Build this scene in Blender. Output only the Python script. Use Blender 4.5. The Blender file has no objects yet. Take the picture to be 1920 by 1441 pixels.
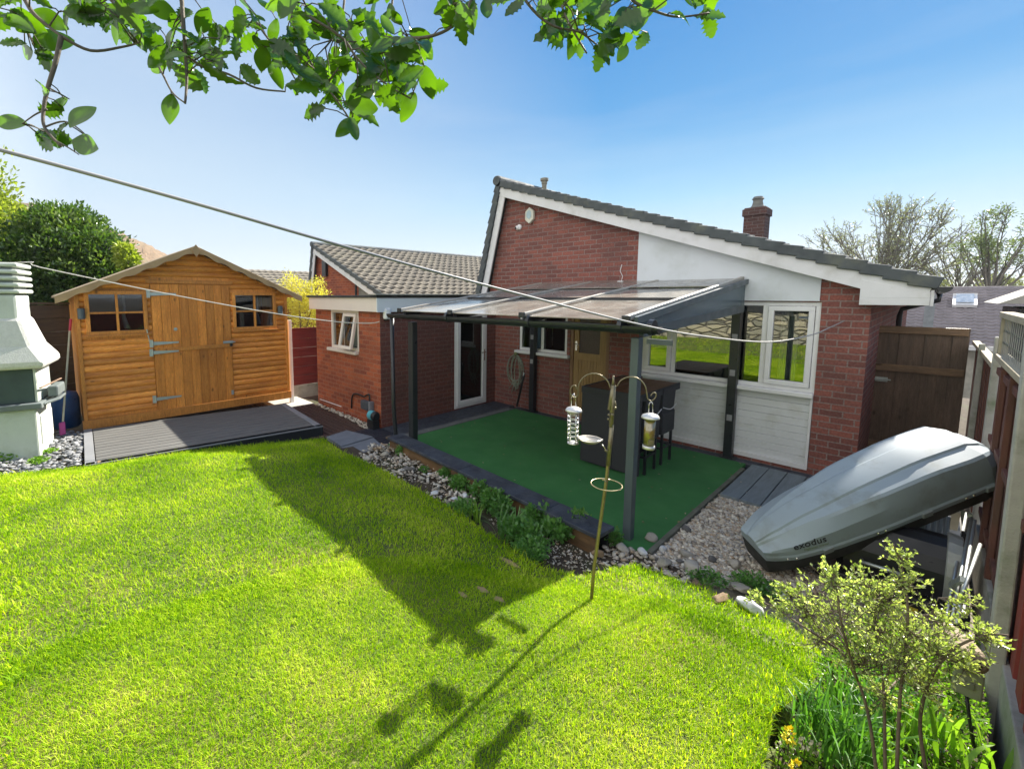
import bpy, math, random
import numpy as np
from mathutils import Vector, Matrix
random.seed(7); rng = np.random.default_rng(7)
C = bpy.context.scene.collection
sc = bpy.context.scene
R = math.radians
# ------------------------------------------------------------------ camera
H = 2.15
cam_d = bpy.data.cameras.new('camera'); cam = bpy.data.objects.new('camera', cam_d); C.objects.link(cam)
cam.location = (0, 0, H); cam.rotation_euler = (R(90 - 5.864), 0, R(48.025))
cam_d.sensor_width = 36; cam_d.lens = 829.18 / 1920 * 36
cam_d.shift_x = (960 - 826.43) / 1920; cam_d.shift_y = -(720.5 - 640.2) / 1920
cam_d.clip_start = 0.05; cam_d.clip_end = 5000
sc.camera = cam
# ------------------------------------------------------------------ sky and sun
SX, SY = -0.01, 1.27
sun_el = math.atan2(1, math.hypot(SX, SY)); sun_az = math.atan2(SX, SY)
w = bpy.data.worlds.new('World'); sc.world = w; w.use_nodes = True
nt = w.node_tree; N = nt.nodes; L = nt.links
bg = N['Background']
sky = N.new('ShaderNodeTexSky'); sky.sky_type = 'NISHITA'; sky.sun_disc = False
sky.sun_elevation = sun_el; sky.sun_rotation = sun_az; sky.dust_density = 0.6; sky.air_density = 1.0
def nd(t, **k):
    n = N.new('ShaderNode' + t)
    for a, v in k.items(): setattr(n, a, v)
    return n
tc = nd('TexCoord'); sep = nd('SeparateXYZ'); L.new(tc.outputs['Generated'], sep.inputs[0])
ramp = nd('ValToRGB'); L.new(sep.outputs['Z'], ramp.inputs[0])
e = ramp.color_ramp.elements
e[0].position = 0.0; e[0].color = (.80, .89, .98, 1); e[1].position = 0.62; e[1].color = (.02, .20, .62, 1)
for p, c in ((.08, (.70, .84, .97, 1)), (.19, (.36, .66, .91, 1)), (.33, (.09, .38, .77, 1)), (.48, (.035, .28, .69, 1))):
    k = ramp.color_ramp.elements.new(p); k.color = c
# paler air towards the left of the view (west)
mr = nd('MapRange'); L.new(sep.outputs['X'], mr.inputs[0])
mr.inputs[1].default_value = -0.45; mr.inputs[2].default_value = -1.0; mr.inputs[3].default_value = 0; mr.inputs[4].default_value = .72
mixw = nd('MixRGB'); L.new(mr.outputs[0], mixw.inputs[0]); L.new(ramp.outputs[0], mixw.inputs[1]); mixw.inputs[2].default_value = (.72, .81, .91, 1)
# thin high cloud
mp = nd('Mapping'); L.new(tc.outputs['Generated'], mp.inputs[0]); mp.inputs['Scale'].default_value = (1.2, 1.2, 9); mp.inputs['Rotation'].default_value = (0, .03, 0)
ns = nd('TexNoise'); L.new(mp.outputs[0], ns.inputs['Vector']); ns.inputs['Scale'].default_value = 1.7; ns.inputs['Detail'].default_value = 7; ns.inputs['Roughness'].default_value = .55
cr = nd('MapRange'); L.new(ns.outputs[0], cr.inputs[0]); cr.inputs[1].default_value = .48; cr.inputs[2].default_value = .85; cr.inputs[4].default_value = .12
mixc = nd('MixRGB'); L.new(cr.outputs[0], mixc.inputs[0]); L.new(mixw.outputs[0], mixc.inputs[1]); mixc.inputs[2].default_value = (.93, .95, .98, 1)
sm = nd('VectorMath', operation='SCALE'); L.new(sky.outputs[0], sm.inputs[0]); sm.inputs['Scale'].default_value = .12
gm = nd('VectorMath', operation='SCALE'); L.new(mixc.outputs[0], gm.inputs[0]); gm.inputs['Scale'].default_value = .37
mixs = nd('MixRGB'); mixs.inputs[0].default_value = .97; L.new(sm.outputs[0], mixs.inputs[1]); L.new(gm.outputs[0], mixs.inputs[2])
mr2 = nd('MapRange'); L.new(sep.outputs['Y'], mr2.inputs[0])   # added fill: sky behind the viewer made brighter to lift the shaded walls
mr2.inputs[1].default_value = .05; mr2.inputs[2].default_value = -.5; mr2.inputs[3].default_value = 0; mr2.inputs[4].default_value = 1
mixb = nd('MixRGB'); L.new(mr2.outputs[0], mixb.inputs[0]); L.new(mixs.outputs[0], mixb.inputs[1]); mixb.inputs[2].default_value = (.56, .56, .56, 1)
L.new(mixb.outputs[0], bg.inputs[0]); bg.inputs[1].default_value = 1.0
sd = bpy.data.lights.new('sun', 'SUN'); sd.energy = 5.0; sd.angle = R(.5); sd.color = (1, .93, .82)
so = bpy.data.objects.new('sun', sd); C.objects.link(so)
so.rotation_euler = Vector((SX, SY, 1)).to_track_quat('Z', 'Y').to_euler(); so.location = (0, 20, 16)
sc.view_settings.view_transform = 'Standard'; sc.view_settings.look = 'None'
sc.view_settings.exposure = 1.46; sc.view_settings.gamma = 1
sc.cycles.max_bounces = 8; sc.cycles.transparent_max_bounces = 16; sc.cycles.use_denoising = True
# ------------------------------------------------------------------ measuring: a pixel of the photo and one known plane give a place in the garden
_a, _b = R(-48.0254), R(5.8639)
_f = np.array([math.sin(_a) * math.cos(_b), math.cos(_a) * math.cos(_b), -math.sin(_b)])
_r = np.array([math.cos(_a), -math.sin(_a), 0]); _d = np.cross(_f, _r)
def ray(u, v):
    return _r * (u - 826.43) / 829.18 + _d * (v - 640.2) / 829.18 + _f
def atX(u, v, X): d = ray(u, v); p = d * X / d[0]; return Vector((p[0], p[1], p[2] + H))
def atY(u, v, Y): d = ray(u, v); p = d * Y / d[1]; return Vector((p[0], p[1], p[2] + H))
def atZ(u, v, Z): d = ray(u, v); p = d * (Z - H) / d[2]; return Vector((p[0], p[1], p[2] + H))
def atD(u, v, D): p = ray(u, v) * D; return Vector((p[0], p[1], p[2] + H))
# ------------------------------------------------------------------ objects
WL = {}
def tag(o, label=None, cat=None, group=None, kind=None):
    if label: o['label'] = label
    if cat: o['category'] = cat
    if group: o['group'] = group
    if kind: o['kind'] = kind
    return o
def thing(name, loc, label, cat, group=None):
    o = bpy.data.objects.new(name, None); C.objects.link(o); o.location = loc; o.empty_display_size = .1
    WL[o.name] = Vector(loc)
    return tag(o, label, cat, group)
class MB:
    def __init__(s): s.v = []; s.f = []
    def add(s, vs, fs):
        n = len(s.v); s.v += [tuple(p) for p in vs]; s.f += [tuple(i + n for i in f) for f in fs]; return s
    def box(s, x0, x1, y0, y1, z0, z1):
        return s.add([(x, y, z) for z in (z0, z1) for y in (y0, y1) for x in (x0, x1)],
                     [(0, 2, 3, 1), (4, 5, 7, 6), (0, 1, 5, 4), (2, 6, 7, 3), (0, 4, 6, 2), (1, 3, 7, 5)])
    def obox(s, c, ax, ay, az):   # centre and three half-axis vectors
        c, ax, ay, az = map(Vector, (c, ax, ay, az))
        return s.add([c + ax * i + ay * j + az * k for k in (-1, 1) for j in (-1, 1) for i in (-1, 1)],
                     [(0, 2, 3, 1), (4, 5, 7, 6), (0, 1, 5, 4), (2, 6, 7, 3), (0, 4, 6, 2), (1, 3, 7, 5)])
    def bar(s, p, q, w, h, up=(0, 0, 1)):
        p, q = Vector(p), Vector(q); d = q - p; l = d.length; d.normalize()
        sd_ = d.cross(Vector(up))
        if sd_.length < 1e-4: sd_ = d.cross(Vector((1, 0, 0)))
        sd_.normalize(); u = sd_.cross(d).normalized()
        return s.obox((p + q) / 2, d * l / 2, sd_ * w / 2, u * h / 2)
    def tube(s, pts, r, n=8, cap=True):
        pts = [Vector(p) for p in pts]; rs = r if hasattr(r, '__len__') else [r] * len(pts)
        b = len(s.v); ref = None
        for i, p in enumerate(pts):
            t = (pts[min(i + 1, len(pts) - 1)] - pts[max(i - 1, 0)]).normalized()
            if ref is None: ref = t.orthogonal().normalized()
            ref = (ref - t * ref.dot(t))
            if ref.length < 1e-5: ref = t.orthogonal()
            ref.normalize(); bn = t.cross(ref)
            for k in range(n):
                a = 2 * math.pi * k / n; s.v.append(tuple(p + (ref * math.cos(a) + bn * math.sin(a)) * rs[i]))
        for i in range(len(pts) - 1):
            for k in range(n):
                k2 = (k + 1) % n; s.f.append((b + i * n + k, b + i * n + k2, b + (i + 1) * n + k2, b + (i + 1) * n + k))
        if cap:
            s.f.append(tuple(b + k for k in reversed(range(n)))); s.f.append(tuple(b + (len(pts) - 1) * n + k for k in range(n)))
        return s
    def lathe(s, c, prof, n=20, ax=(0, 0, 1)):   # profile of (r, h) along axis
        c = Vector(c); ax = Vector(ax).normalized(); u = ax.orthogonal().normalized(); w_ = ax.cross(u); b = len(s.v)
        for (r, h) in prof:
            for k in range(n):
                a = 2 * math.pi * k / n; s.v.append(tuple(c + ax * h + (u * math.cos(a) + w_ * math.sin(a)) * r))
        for i in range(len(prof) - 1):
            for k in range(n):
                k2 = (k + 1) % n; s.f.append((b + i * n + k, b + i * n + k2, b + (i + 1) * n + k2, b + (i + 1) * n + k))
        s.f.append(tuple(b + k for k in reversed(range(n)))); s.f.append(tuple(b + (len(prof) - 1) * n + k for k in range(n)))
        return s
    def prism(s, poly, off):   # polygon of 3D points extruded by vector
        n = len(poly); off = Vector(off); P = [Vector(p) for p in poly]
        return s.add(P + [p + off for p in P], [tuple(reversed(range(n))), tuple(range(n, 2 * n))] + [(i, (i + 1) % n, n + (i + 1) % n, n + i) for i in range(n)])
    def np_add(s, v, f):
        n = len(s.v); s.v += [tuple(p) for p in v.tolist()]; s.f += [tuple(i + n for i in q) for q in f.tolist()]; return s
    def build(s, name, m, parent=None, smooth=False, bev=0, fixn=True):
        me = bpy.data.meshes.new(name)
        o = bpy.data.objects.new(name, me); C.objects.link(o)
        if parent is not None:
            base = WL[parent.name]; o.parent = parent; WL[o.name] = base
        else:
            V = np.array(s.v); base = Vector(((V[:, 0].min() + V[:, 0].max()) / 2, (V[:, 1].min() + V[:, 1].max()) / 2, V[:, 2].min()))
            o.location = base; WL[o.name] = base
        me.from_pydata([(x - base[0], y - base[1], z - base[2]) for x, y, z in s.v], [], s.f)
        if fixn and len(s.f) < 20000:
            import bmesh
            b = bmesh.new(); b.from_mesh(me); bmesh.ops.recalc_face_normals(b, faces=b.faces); b.to_mesh(me); b.free()
        if smooth:
            for p in me.polygons: p.use_smooth = True
        me.materials.append(m)
        if bev:
            md = o.modifiers.new('bevel', 'BEVEL'); md.width = bev; md.segments = 2; md.limit_method = 'ANGLE'; md.angle_limit = R(40)
        return o
def npmesh(name, V, F, m, parent=None, smooth=False):   # large meshes: F is an (n,4) or (n,3) array
    me = bpy.data.meshes.new(name); o = bpy.data.objects.new(name, me); C.objects.link(o)
    if parent is not None:
        base = WL[parent.name]; o.parent = parent
    else:
        base = Vector(((V[:, 0].min() + V[:, 0].max()) / 2, (V[:, 1].min() + V[:, 1].max()) / 2, V[:, 2].min())); o.location = base
    WL[o.name] = base
    k = F.shape[1]
    me.vertices.add(len(V)); me.vertices.foreach_set('co', (V - np.array(base)).astype(np.float32).ravel())
    me.loops.add(F.size); me.loops.foreach_set('vertex_index', F.astype(np.int32).ravel())
    me.polygons.add(len(F)); me.polygons.foreach_set('loop_start', np.arange(0, F.size, k, dtype=np.int32))
    if smooth: me.polygons.foreach_set('use_smooth', np.ones(len(F), dtype=bool))
    me.update(calc_edges=True); me.validate(); me.materials.append(m)
    return o
# ------------------------------------------------------------------ materials
def newmat(name):
    m = bpy.data.materials.new(name); m.use_nodes = True; t = m.node_tree
    return m, t, t.nodes, t.links, t.nodes['Principled BSDF']
def noise(t, scale, detail=4, stretch=None, rough=.55, src=None):
    n = t.nodes.new('ShaderNodeTexNoise'); n.inputs['Scale'].default_value = scale; n.inputs['Detail'].default_value = detail; n.inputs['Roughness'].default_value = rough
    if src is None:
        g = t.nodes.new('ShaderNodeNewGeometry'); src = g.outputs['Position']
    if stretch:
        mp = t.nodes.new('ShaderNodeMapping'); mp.inputs['Scale'].default_value = stretch; t.links.new(src, mp.inputs[0]); src = mp.outputs[0]
    t.links.new(src, n.inputs['Vector']); return n.outputs['Fac']
def remap(t, x, a, b, c=0., d=1.):
    n = t.nodes.new('ShaderNodeMapRange'); t.links.new(x, n.inputs[0])
    for i, v in enumerate((a, b, c, d)): n.inputs[i + 1].default_value = v
    return n.outputs[0]
def mix(t, fac, a, b, mode='MIX'):
    n = t.nodes.new('ShaderNodeMixRGB'); n.blend_type = mode
    for i, x in enumerate((fac, a, b)):
        if hasattr(x, 'links') or hasattr(x, 'is_linked'): t.links.new(x, n.inputs[i])
        else: n.inputs[i].default_value = x if i == 0 else tuple(x)[:3] + (1,)
    return n.outputs[0]
def bumpn(t, x, strength, dist=.01, prev=None):
    n = t.nodes.new('ShaderNodeBump'); n.inputs['Strength'].default_value = strength; n.inputs['Distance'].default_value = dist
    t.links.new(x, n.inputs['Height'])
    if prev is not None: t.links.new(prev, n.inputs['Normal'])
    return n.outputs[0]
def M(name, col, rough=.7, col2=None, vs=6, bump=.25, bs=60, metal=0, spec=.4, stretch=None, dirt=None, ds=1.5, dist=.004, coat=0):
    m, t, NN, LL, P = newmat(name)
    c2 = col2 or tuple(c * .7 for c in col)
    n1 = remap(t, noise(t, vs, 6, stretch), .3, .7)
    c = mix(t, n1, col, c2)
    if dirt:
        n2 = remap(t, noise(t, ds, 8, None, .65), .52, .72, 0, .8); c = mix(t, n2, c, dirt)
    LL.new(c, P.inputs['Base Color'])
    P.inputs['Roughness'].default_value = rough; P.inputs['Metallic'].default_value = metal; P.inputs['Specular IOR Level'].default_value = spec
    if coat: P.inputs['Coat Weight'].default_value = coat; P.inputs['Coat Roughness'].default_value = .15
    rr = remap(t, noise(t, vs * 2.3, 4, stretch), .3, .7, max(0, rough - .08), min(1, rough + .1)); LL.new(rr, P.inputs['Roughness'])
    if bump: LL.new(bumpn(t, noise(t, bs, 5, stretch), bump, dist), P.inputs['Normal'])
    return m
def brick_mat(name, a, b, mortar, w_=.21, h_=.075, stain=(.16, .12, .11), zoff=0.0, bump=.8):
    m, t, NN, LL, P = newmat(name)
    g = NN.new('ShaderNodeNewGeometry'); s = NN.new('ShaderNodeSeparateXYZ'); LL.new(g.outputs['Position'], s.inputs[0])
    ad = NN.new('ShaderNodeMath'); LL.new(s.outputs[0], ad.inputs[0]); LL.new(s.outputs[1], ad.inputs[1])
    cb = NN.new('ShaderNodeCombineXYZ'); LL.new(ad.outputs[0], cb.inputs[0]); 
    a2 = NN.new('ShaderNodeMath'); LL.new(s.outputs[2], a2.inputs[0]); a2.inputs[1].default_value = zoff + 3; LL.new(a2.outputs[0], cb.inputs[1])
    # slightly wavy joints
    nz = NN.new('ShaderNodeTexNoise'); nz.inputs['Scale'].default_value = 9; LL.new(g.outputs['Position'], nz.inputs['Vector'])
    sub = NN.new('ShaderNodeVectorMath'); sub.operation = 'SCALE'; sub.inputs['Scale'].default_value = .012; LL.new(nz.outputs['Color'], sub.inputs[0])
    av = NN.new('ShaderNodeVectorMath'); LL.new(cb.outputs[0], av.inputs[0]); LL.new(sub.outputs[0], av.inputs[1])
    br = NN.new('ShaderNodeTexBrick'); LL.new(av.outputs[0], br.inputs['Vector'])
    br.inputs['Scale'].default_value = 1; br.inputs['Brick Width'].default_value = w_; br.inputs['Row Height'].default_value = h_
    br.inputs['Mortar Size'].default_value = .0075; br.inputs['Mortar Smooth'].default_value = .25; br.inputs['Bias'].default_value = 0
    br.inputs['Color1'].default_value = a + (1,); br.inputs['Color2'].default_value = b + (1,); br.inputs['Mortar'].default_value = mortar + (1,)
    n2 = remap(t, noise(t, 1.3, 8, None, .65), .45, .75, 0, .6)
    c = mix(t, n2, br.outputs['Color'], stain)
    n3 = remap(t, noise(t, 45, 5), .35, .7, .72, 1.2)
    c = mix(t, 1.0, c, n3, 'MULTIPLY')
    LL.new(c, P.inputs['Base Color']); P.inputs['Roughness'].default_value = .85; P.inputs['Specular IOR Level'].default_value = .25
    inv = remap(t, br.outputs['Fac'], 0, 1, 1, 0)
    b1 = bumpn(t, inv, bump, .006); b2 = bumpn(t, noise(t, 130, 4), .3, .003, b1); LL.new(b2, P.inputs['Normal'])
    return m
def leaf_mat(name, cols, trans=.45, rough=.35, spec=.5, ns=3.0, tcol=None):
    m, t, NN, LL, P = newmat(name)
    g = NN.new('ShaderNodeNewGeometry')
    rp = NN.new('ShaderNodeValToRGB'); e = rp.color_ramp.elements; e[0].color = cols[0] + (1,); e[1].color = cols[-1] + (1,)
    for i, c in enumerate(cols[1:-1]): k = rp.color_ramp.elements.new((i + 1) / (len(cols) - 1)); k.color = c + (1,)
    nn = noise(t, ns, 3); a = NN.new('ShaderNodeMath'); a.operation = 'MULTIPLY_ADD'; LL.new(g.outputs['Random Per Island'], a.inputs[0]); a.inputs[1].default_value = .55
    b = remap(t, nn, .3, .7, 0, .45); LL.new(b, a.inputs[2]); LL.new(a.outputs[0], rp.inputs[0])
    LL.new(rp.outputs[0], P.inputs['Base Color']); P.inputs['Roughness'].default_value = rough; P.inputs['Specular IOR Level'].default_value = spec
    tr = NN.new('ShaderNodeBsdfTranslucent')
    tc_ = mix(t, 1.0, rp.outputs[0], tcol or (1.5, 1.7, .6), 'MULTIPLY'); LL.new(tc_, tr.inputs[0])
    mx = NN.new('ShaderNodeMixShader'); mx.inputs[0].default_value = trans; LL.new(P.outputs[0], mx.inputs[1]); LL.new(tr.outputs[0], mx.inputs[2])
    LL.new(mx.outputs[0], NN['Material Output'].inputs[0])
    return m
def glass_mat(name, refl=.25, tint=(.55, .6, .62), rough=.01):
    m, t, NN, LL, P = newmat(name); NN.remove(P)
    tr = NN.new('ShaderNodeBsdfTransparent'); tr.inputs[0].default_value = tint + (1,)
    gl = NN.new('ShaderNodeBsdfGlossy'); gl.inputs['Roughness'].default_value = rough; gl.inputs[0].default_value = (.95, .97, .98, 1)
    fr = NN.new('ShaderNodeFresnel'); fr.inputs[0].default_value = 1.45
    a = NN.new('ShaderNodeMath'); a.use_clamp = True; LL.new(fr.outputs[0], a.inputs[0]); a.inputs[1].default_value = refl
    mx = NN.new('ShaderNodeMixShader'); LL.new(a.outputs[0], mx.inputs[0]); LL.new(tr.outputs[0], mx.inputs[1]); LL.new(gl.outputs[0], mx.inputs[2])
    LL.new(mx.outputs[0], NN['Material Output'].inputs[0]); return m
def plain(name, col, rough=.6, metal=0, spec=.4):
    return M(name, col, rough, tuple(c * .85 for c in col), 12, .12, 80, metal, spec)
m_brick = brick_mat('red_brick', (.33, .115, .088), (.19, .075, .065), (.28, .22, .20), stain=(.12, .07, .065))
m_brickO = brick_mat('orange_brick', (.44, .115, .05), (.24, .06, .038), (.36, .17, .11), stain=(.16, .06, .035))
m_white = M('white_upvc', (.78, .79, .80), .35, (.72, .73, .74), 5, .05, 30, spec=.5)
m_barge = M('white_board', (.74, .75, .77), .55, (.64, .65, .66), 4, .2, 50, dirt=(.5, .5, .47), ds=3)
m_fascia = M('pink_white_board', (.72, .64, .58), .55, (.68, .60, .55), 3, .1, 50)
m_render = M('white_render', (.69, .74, .78), .9, (.63, .67, .70), 1.6, .8, 120, dirt=(.50, .54, .53), ds=1.2)
m_clad = M('white_cladding', (.78, .81, .83), .55, (.70, .73, .74), 2, .15, 60, dirt=(.55, .56, .50), ds=2.5)
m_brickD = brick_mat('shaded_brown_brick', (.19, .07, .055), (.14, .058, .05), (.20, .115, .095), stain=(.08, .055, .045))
m_chb = brick_mat('dark_brick', (.14, .07, .06), (.10, .055, .05), (.16, .13, .12), stain=(.06, .05, .045))
m_tile = M('slate_grey_tile', (.10, .115, .12), .8, (.06, .07, .075), 5, .6, 70, dirt=(.16, .17, .13), ds=3)
m_tileb = M('brown_concrete_tile', (.27, .24, .19), .85, (.17, .15, .12), 5, .6, 70, dirt=(.30, .27, .20), ds=1.2)
m_tilef = M('purple_grey_tile', (.32, .29, .31), .85, (.24, .22, .23), 3, .4, 40)
m_dark = M('black_paint', (.014, .017, .022), .35, (.022, .025, .03), 5, .15, 60, spec=.5)
m_grey = M('grey_paint', (.075, .10, .115), .4, (.06, .08, .09), 3, .1, 40, spec=.5)
m_room = M('room_dark', (.02, .022, .03), .9, bump=0)
m_glass = glass_mat('window_glass', .22)
m_glassd = glass_mat('door_glass', .04, (.35, .38, .42))
m_felt = M('black_felt', (.03, .03, .032), .9, (.05, .05, .05), 6, .5, 60)
m_lead = M('grey_cap', (.35, .36, .37), .6)
m_cream = M('curtain', (.5, .52, .42), .9, bump=0)
m_bluec = M('blue_blind', (.25, .38, .42), .9, bump=0)
m_chrome = M('bright_metal', (.75, .74, .70), .22, (.6, .6, .56), 20, .05, 60, metal=1)
m_zinc = M('galvanised_steel', (.55, .58, .56), .45, (.42, .45, .43), 20, .1, 60, metal=.8)
m_black = M('black_plastic', (.012, .013, .016), .4, (.018, .018, .02), 8, .1, 60)
m_conc = M('concrete', (.42, .41, .37), .9, (.30, .30, .27), 6, .7, 90, dirt=(.12, .16, .08), ds=3.5)
def wall(mb, s0, s1, z0, top, holes, to3, depth=.1, step=None):
    """solid wall over s0..s1 from z0 up to top(s), with rectangular holes; to3(s, z, d) gives the 3D point, d = depth into the wall"""
    cuts = sorted({s0, s1} | {h[0] for h in holes} | {h[1] for h in holes} | set(step or []))
    cuts = [c for c in cuts if s0 - 1e-6 <= c <= s1 + 1e-6]
    for a, b in zip(cuts, cuts[1:]):
        hs = sorted([h for h in holes if h[0] <= a + 1e-6 and h[1] >= b - 1e-6], key=lambda h: h[2])
        z = [z0, z0]
        for h in hs + [None]:
            za, zb = (top(a), top(b)) if h is None else (h[2], h[2])
            if min(za - z[0], zb - z[1]) > 1e-4:
                mb.add([to3(a, z[0], 0), to3(b, z[1], 0), to3(b, zb, 0), to3(a, za, 0)], [(0, 1, 2, 3)])
            if h: z = [h[3], h[3]]
    for (a, b, c, d) in holes:
        for (p, q) in (((a, c), (b, c)), ((b, c), (b, d)), ((b, d), (a, d)), ((a, d), (a, c))):
            mb.add([to3(*p, 0), to3(*q, 0), to3(*q, depth), to3(*p, depth)], [(0, 1, 2, 3)])
def frame_rect(mb, a, b, c, d, wd, to3, d0, d1):    # four mitre-free bars round a..b, c..d between depths d0 and d1
    for (p, q, r, s) in ((a, b, c, c + wd), (a, b, d - wd, d), (a, a + wd, c + wd, d - wd), (b - wd, b, c + wd, d - wd)):
        vs = [to3(x, z, y) for z in (r, s) for y in (d0, d1) for x in (p, q)]
        mb.add(vs, [(0, 2, 3, 1), (4, 5, 7, 6), (0, 1, 5, 4), (2, 6, 7, 3), (0, 4, 6, 2), (1, 3, 7, 5)])
def rect3(mb, a, b, c, d, to3, d0, d1):
    vs = [to3(x, z, y) for z in (c, d) for y in (d0, d1) for x in (a, b)]
    mb.add(vs, [(0, 2, 3, 1), (4, 5, 7, 6), (0, 1, 5, 4), (2, 6, 7, 3), (0, 4, 6, 2), (1, 3, 7, 5)])
def tiles(P0, along, down, n_along, n_rows, tw, rl, amp=.018, step=.028, prof='roman'):
    """a tiled slope: P0 = top corner, unit vectors along the ridge and down the slope; returns V, F"""
    along, down = Vector(along).normalized(), Vector(down).normalized(); nrm = along.cross(down).normalized()
    if nrm.z < 0: nrm = -nrm
    k = 6; cols = n_along * k + 1
    sx = np.arange(cols) / k; ph = sx - np.floor(sx)
    hgt = amp * np.clip(np.sin(ph * 2 * np.pi) * 1.3, -.15, 1) if prof == 'roman' else amp * (ph > .85)
    A = np.array(along); D = np.array(down); Nn = np.array(nrm); P0 = np.array(P0)
    V = []; F = []; 
    rg = np.random.default_rng(3)
    for r in range(n_rows):
        jit = rg.normal(0, .003, cols)
        for (t, lift) in ((r * rl, 0.0), ((r + 1) * rl + .012, step)):
            V.append(P0 + np.outer(sx * tw, A) + D * t + np.outer(hgt + lift + (jit if lift else 0), Nn))
        V.append(V[-1] - Nn * (step + .004) * 1.0)
        b = r * 3 * cols; i = np.arange(cols - 1)
        F.append(np.stack([b + i, b + i + 1, b + cols + i + 1, b + cols + i], 1))
        F.append(np.stack([b + cols + i, b + cols + i + 1, b + 2 * cols + i + 1, b + 2 * cols + i], 1))
    return np.concatenate(V), np.concatenate(F)
# ================================================================== THE HOUSE
YG = 6.8; XE = -5.9; YE = 4.0; XR = -.46
toY = lambda Y: (lambda s, z, d: (s, Y + d, z))
toXp = lambda X: (lambda s, z, d: (X - d, s, z))       # wall seen from +x, depth goes to -x
house = thing('brick_house', (-3.2, 6.8, 0), 'red brick house with steep grey roof, white gable panel and flat-roofed extension', 'house')
slope = lambda x: 4.14 - (x + 5.62) * (4.14 - 2.30) / (5.62 - .46)
topg = lambda x: slope(x) if x > -5.62 else 4.14 - (-5.62 - x) * 4.2
winX0, winX1, winZ0, winZ1 = -2.95, -.88, .99, 2.08
kx0, kx1, kz0, kz1 = -5.30, -4.25, 1.12, 1.96
dx0, dx1, dz0, dz1 = -4.19, -3.47, .02, 2.02
mb = MB()
wall(mb, -6.08, XR, -.35, topg, [(winX0, winX1, .06, winZ1), (kx0, kx1, kz0, kz1), (dx0, dx1, dz0, dz1)], toY(YG), .12, [-5.62])
# right-hand side wall
wall(mb, YG, 17, -.6, lambda s: 2.10, [], lambda s, z, d: (XR, s, z))
mb.build('wall', m_brick, house, fixn=False)
# extension: front window wall and side wall with the glass door
ewx0, ewx1, ewz0, ewz1 = -7.5, -6.54, 1.20, 1.90
mb = MB(); wall(mb, -8.12, XE, -.15, lambda s: 1.92, [(ewx0, ewx1, ewz0, ewz1)], toY(YE), .1)
wall(mb, YE, YG + 1, -.15, lambda s: 1.92, [], lambda s, z, d: (-8.12, s, z)); mb.build('wall', m_brickO, house, fixn=False)
edy0, edy1 = 5.65, 6.53
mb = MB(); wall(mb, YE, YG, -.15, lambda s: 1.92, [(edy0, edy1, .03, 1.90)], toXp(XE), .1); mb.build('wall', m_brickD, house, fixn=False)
# extension roof and fascias
MB().box(-8.22, XE + .05, YE - .09, YG, 1.90, 2.125).build('fascia', m_fascia, house, bev=.004)
MB().box(XE + .053, XE + .075, YE - .10, YG - .003, 1.895, 2.118).build('fascia', M('blue_lit_white_board', (.70, .73, .76), .5, (.66, .70, .73), 3, .1, 50), house, bev=.003)  # white side fascia, with the blue light on it put into its colour
mb = MB().box(-8.26, XE + .09, YE - .13, YG - .002, 2.127, 2.165); mb.build('flat_roof', m_felt, house, bev=.008)
MB().box(-5.96, -5.76, YE - .16, YG - .004, 2.166, 2.185).build('roof_edging', M('mossy_grey_trim', (.34, .34, .30), .9, (.2, .2, .17), 9, .5, 60), house, bev=.004)
# dark rooms behind the glass
def room(x0, x1, y0, y1, z0, z1, open_face, name='interior', m=None):
    fs = {'-y': (0, 1, 5, 4), '+y': (2, 6, 7, 3), '-x': (0, 4, 6, 2), '+x': (1, 3, 7, 5), '-z': (0, 2, 3, 1), '+z': (4, 5, 7, 6)}
    b = MB(); b.add([(x, y, z) for z in (z0, z1) for y in (y0, y1) for x in (x0, x1)], [f for k, f in fs.items() if k != open_face])
    return b.build(name, m or m_room, house, fixn=False)
room(winX0 - .6, XR - .1, YG + .125, YG + 3, .03, 2.3, '-y'); room(kx0 - .3, kx1 + .3, YG + .125, YG + 2, .7, 2.2, '-y')
room(ewx0 - .2, ewx1 + .3, YE + .105, YE + 1.4, .9, 2.08, '-y'); room(XE - 1.5, XE - .105, edy0 - .2, YG - .05, 0, 2.0, '+x')
# ---- big window
def window(to3, a, b, c, d, mull, wd=.05, dep=(.02, .09), casements=(), sill=None, mat=m_white, gm=None, name='window'):
    mb = MB(); frame_rect(mb, a, b, c, d, wd, to3, *dep)
    for m in mull: rect3(mb, m - wd * .55, m + wd * .55, c + wd, d - wd, to3, dep[0] + .002, dep[1] - .002)
    f = mb.build(name, mat, house, bev=.004)
    ed = [a] + list(mull) + [b]
    for i in range(len(ed) - 1):
        x0 = ed[i] + (wd if i == 0 else wd * .55); x1 = ed[i + 1] - (wd if i == len(ed) - 2 else wd * .55)
        if i in casements:
            mb = MB(); frame_rect(mb, x0 + .004, x1 - .004, c + wd + .004, d - wd - .004, .058, to3, dep[0] - .022, dep[0] + .028); mb.build('casement', mat, f, bev=.006)
            x0 += .06; x1 -= .06; z0, z1 = c + wd + .06, d - wd - .06
        else: z0, z1 = c + wd, d - wd
        g = MB(); g.add([to3(x0, z0, .035), to3(x1, z0, .035), to3(x1, z1, .035), to3(x0, z1, .035)], [(0, 1, 2, 3)]); g.build('pane', gm or m_glass, f, fixn=False)
    if sill:
        mb = MB(); rect3(mb, a - sill[0], b + sill[1], c - .055, c - .002, to3, -.075, .1); mb.build('sill', mat, f, bev=.008)
    return f
gx = lambda u, v: atY(u, v, YG).x
window(toY(YG), winX0, winX1, winZ0, winZ1, [gx(1262, 650), gx(1385, 650) - .02, gx(1430, 650)], casements=(0, 3), sill=(.02, .0))
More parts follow.
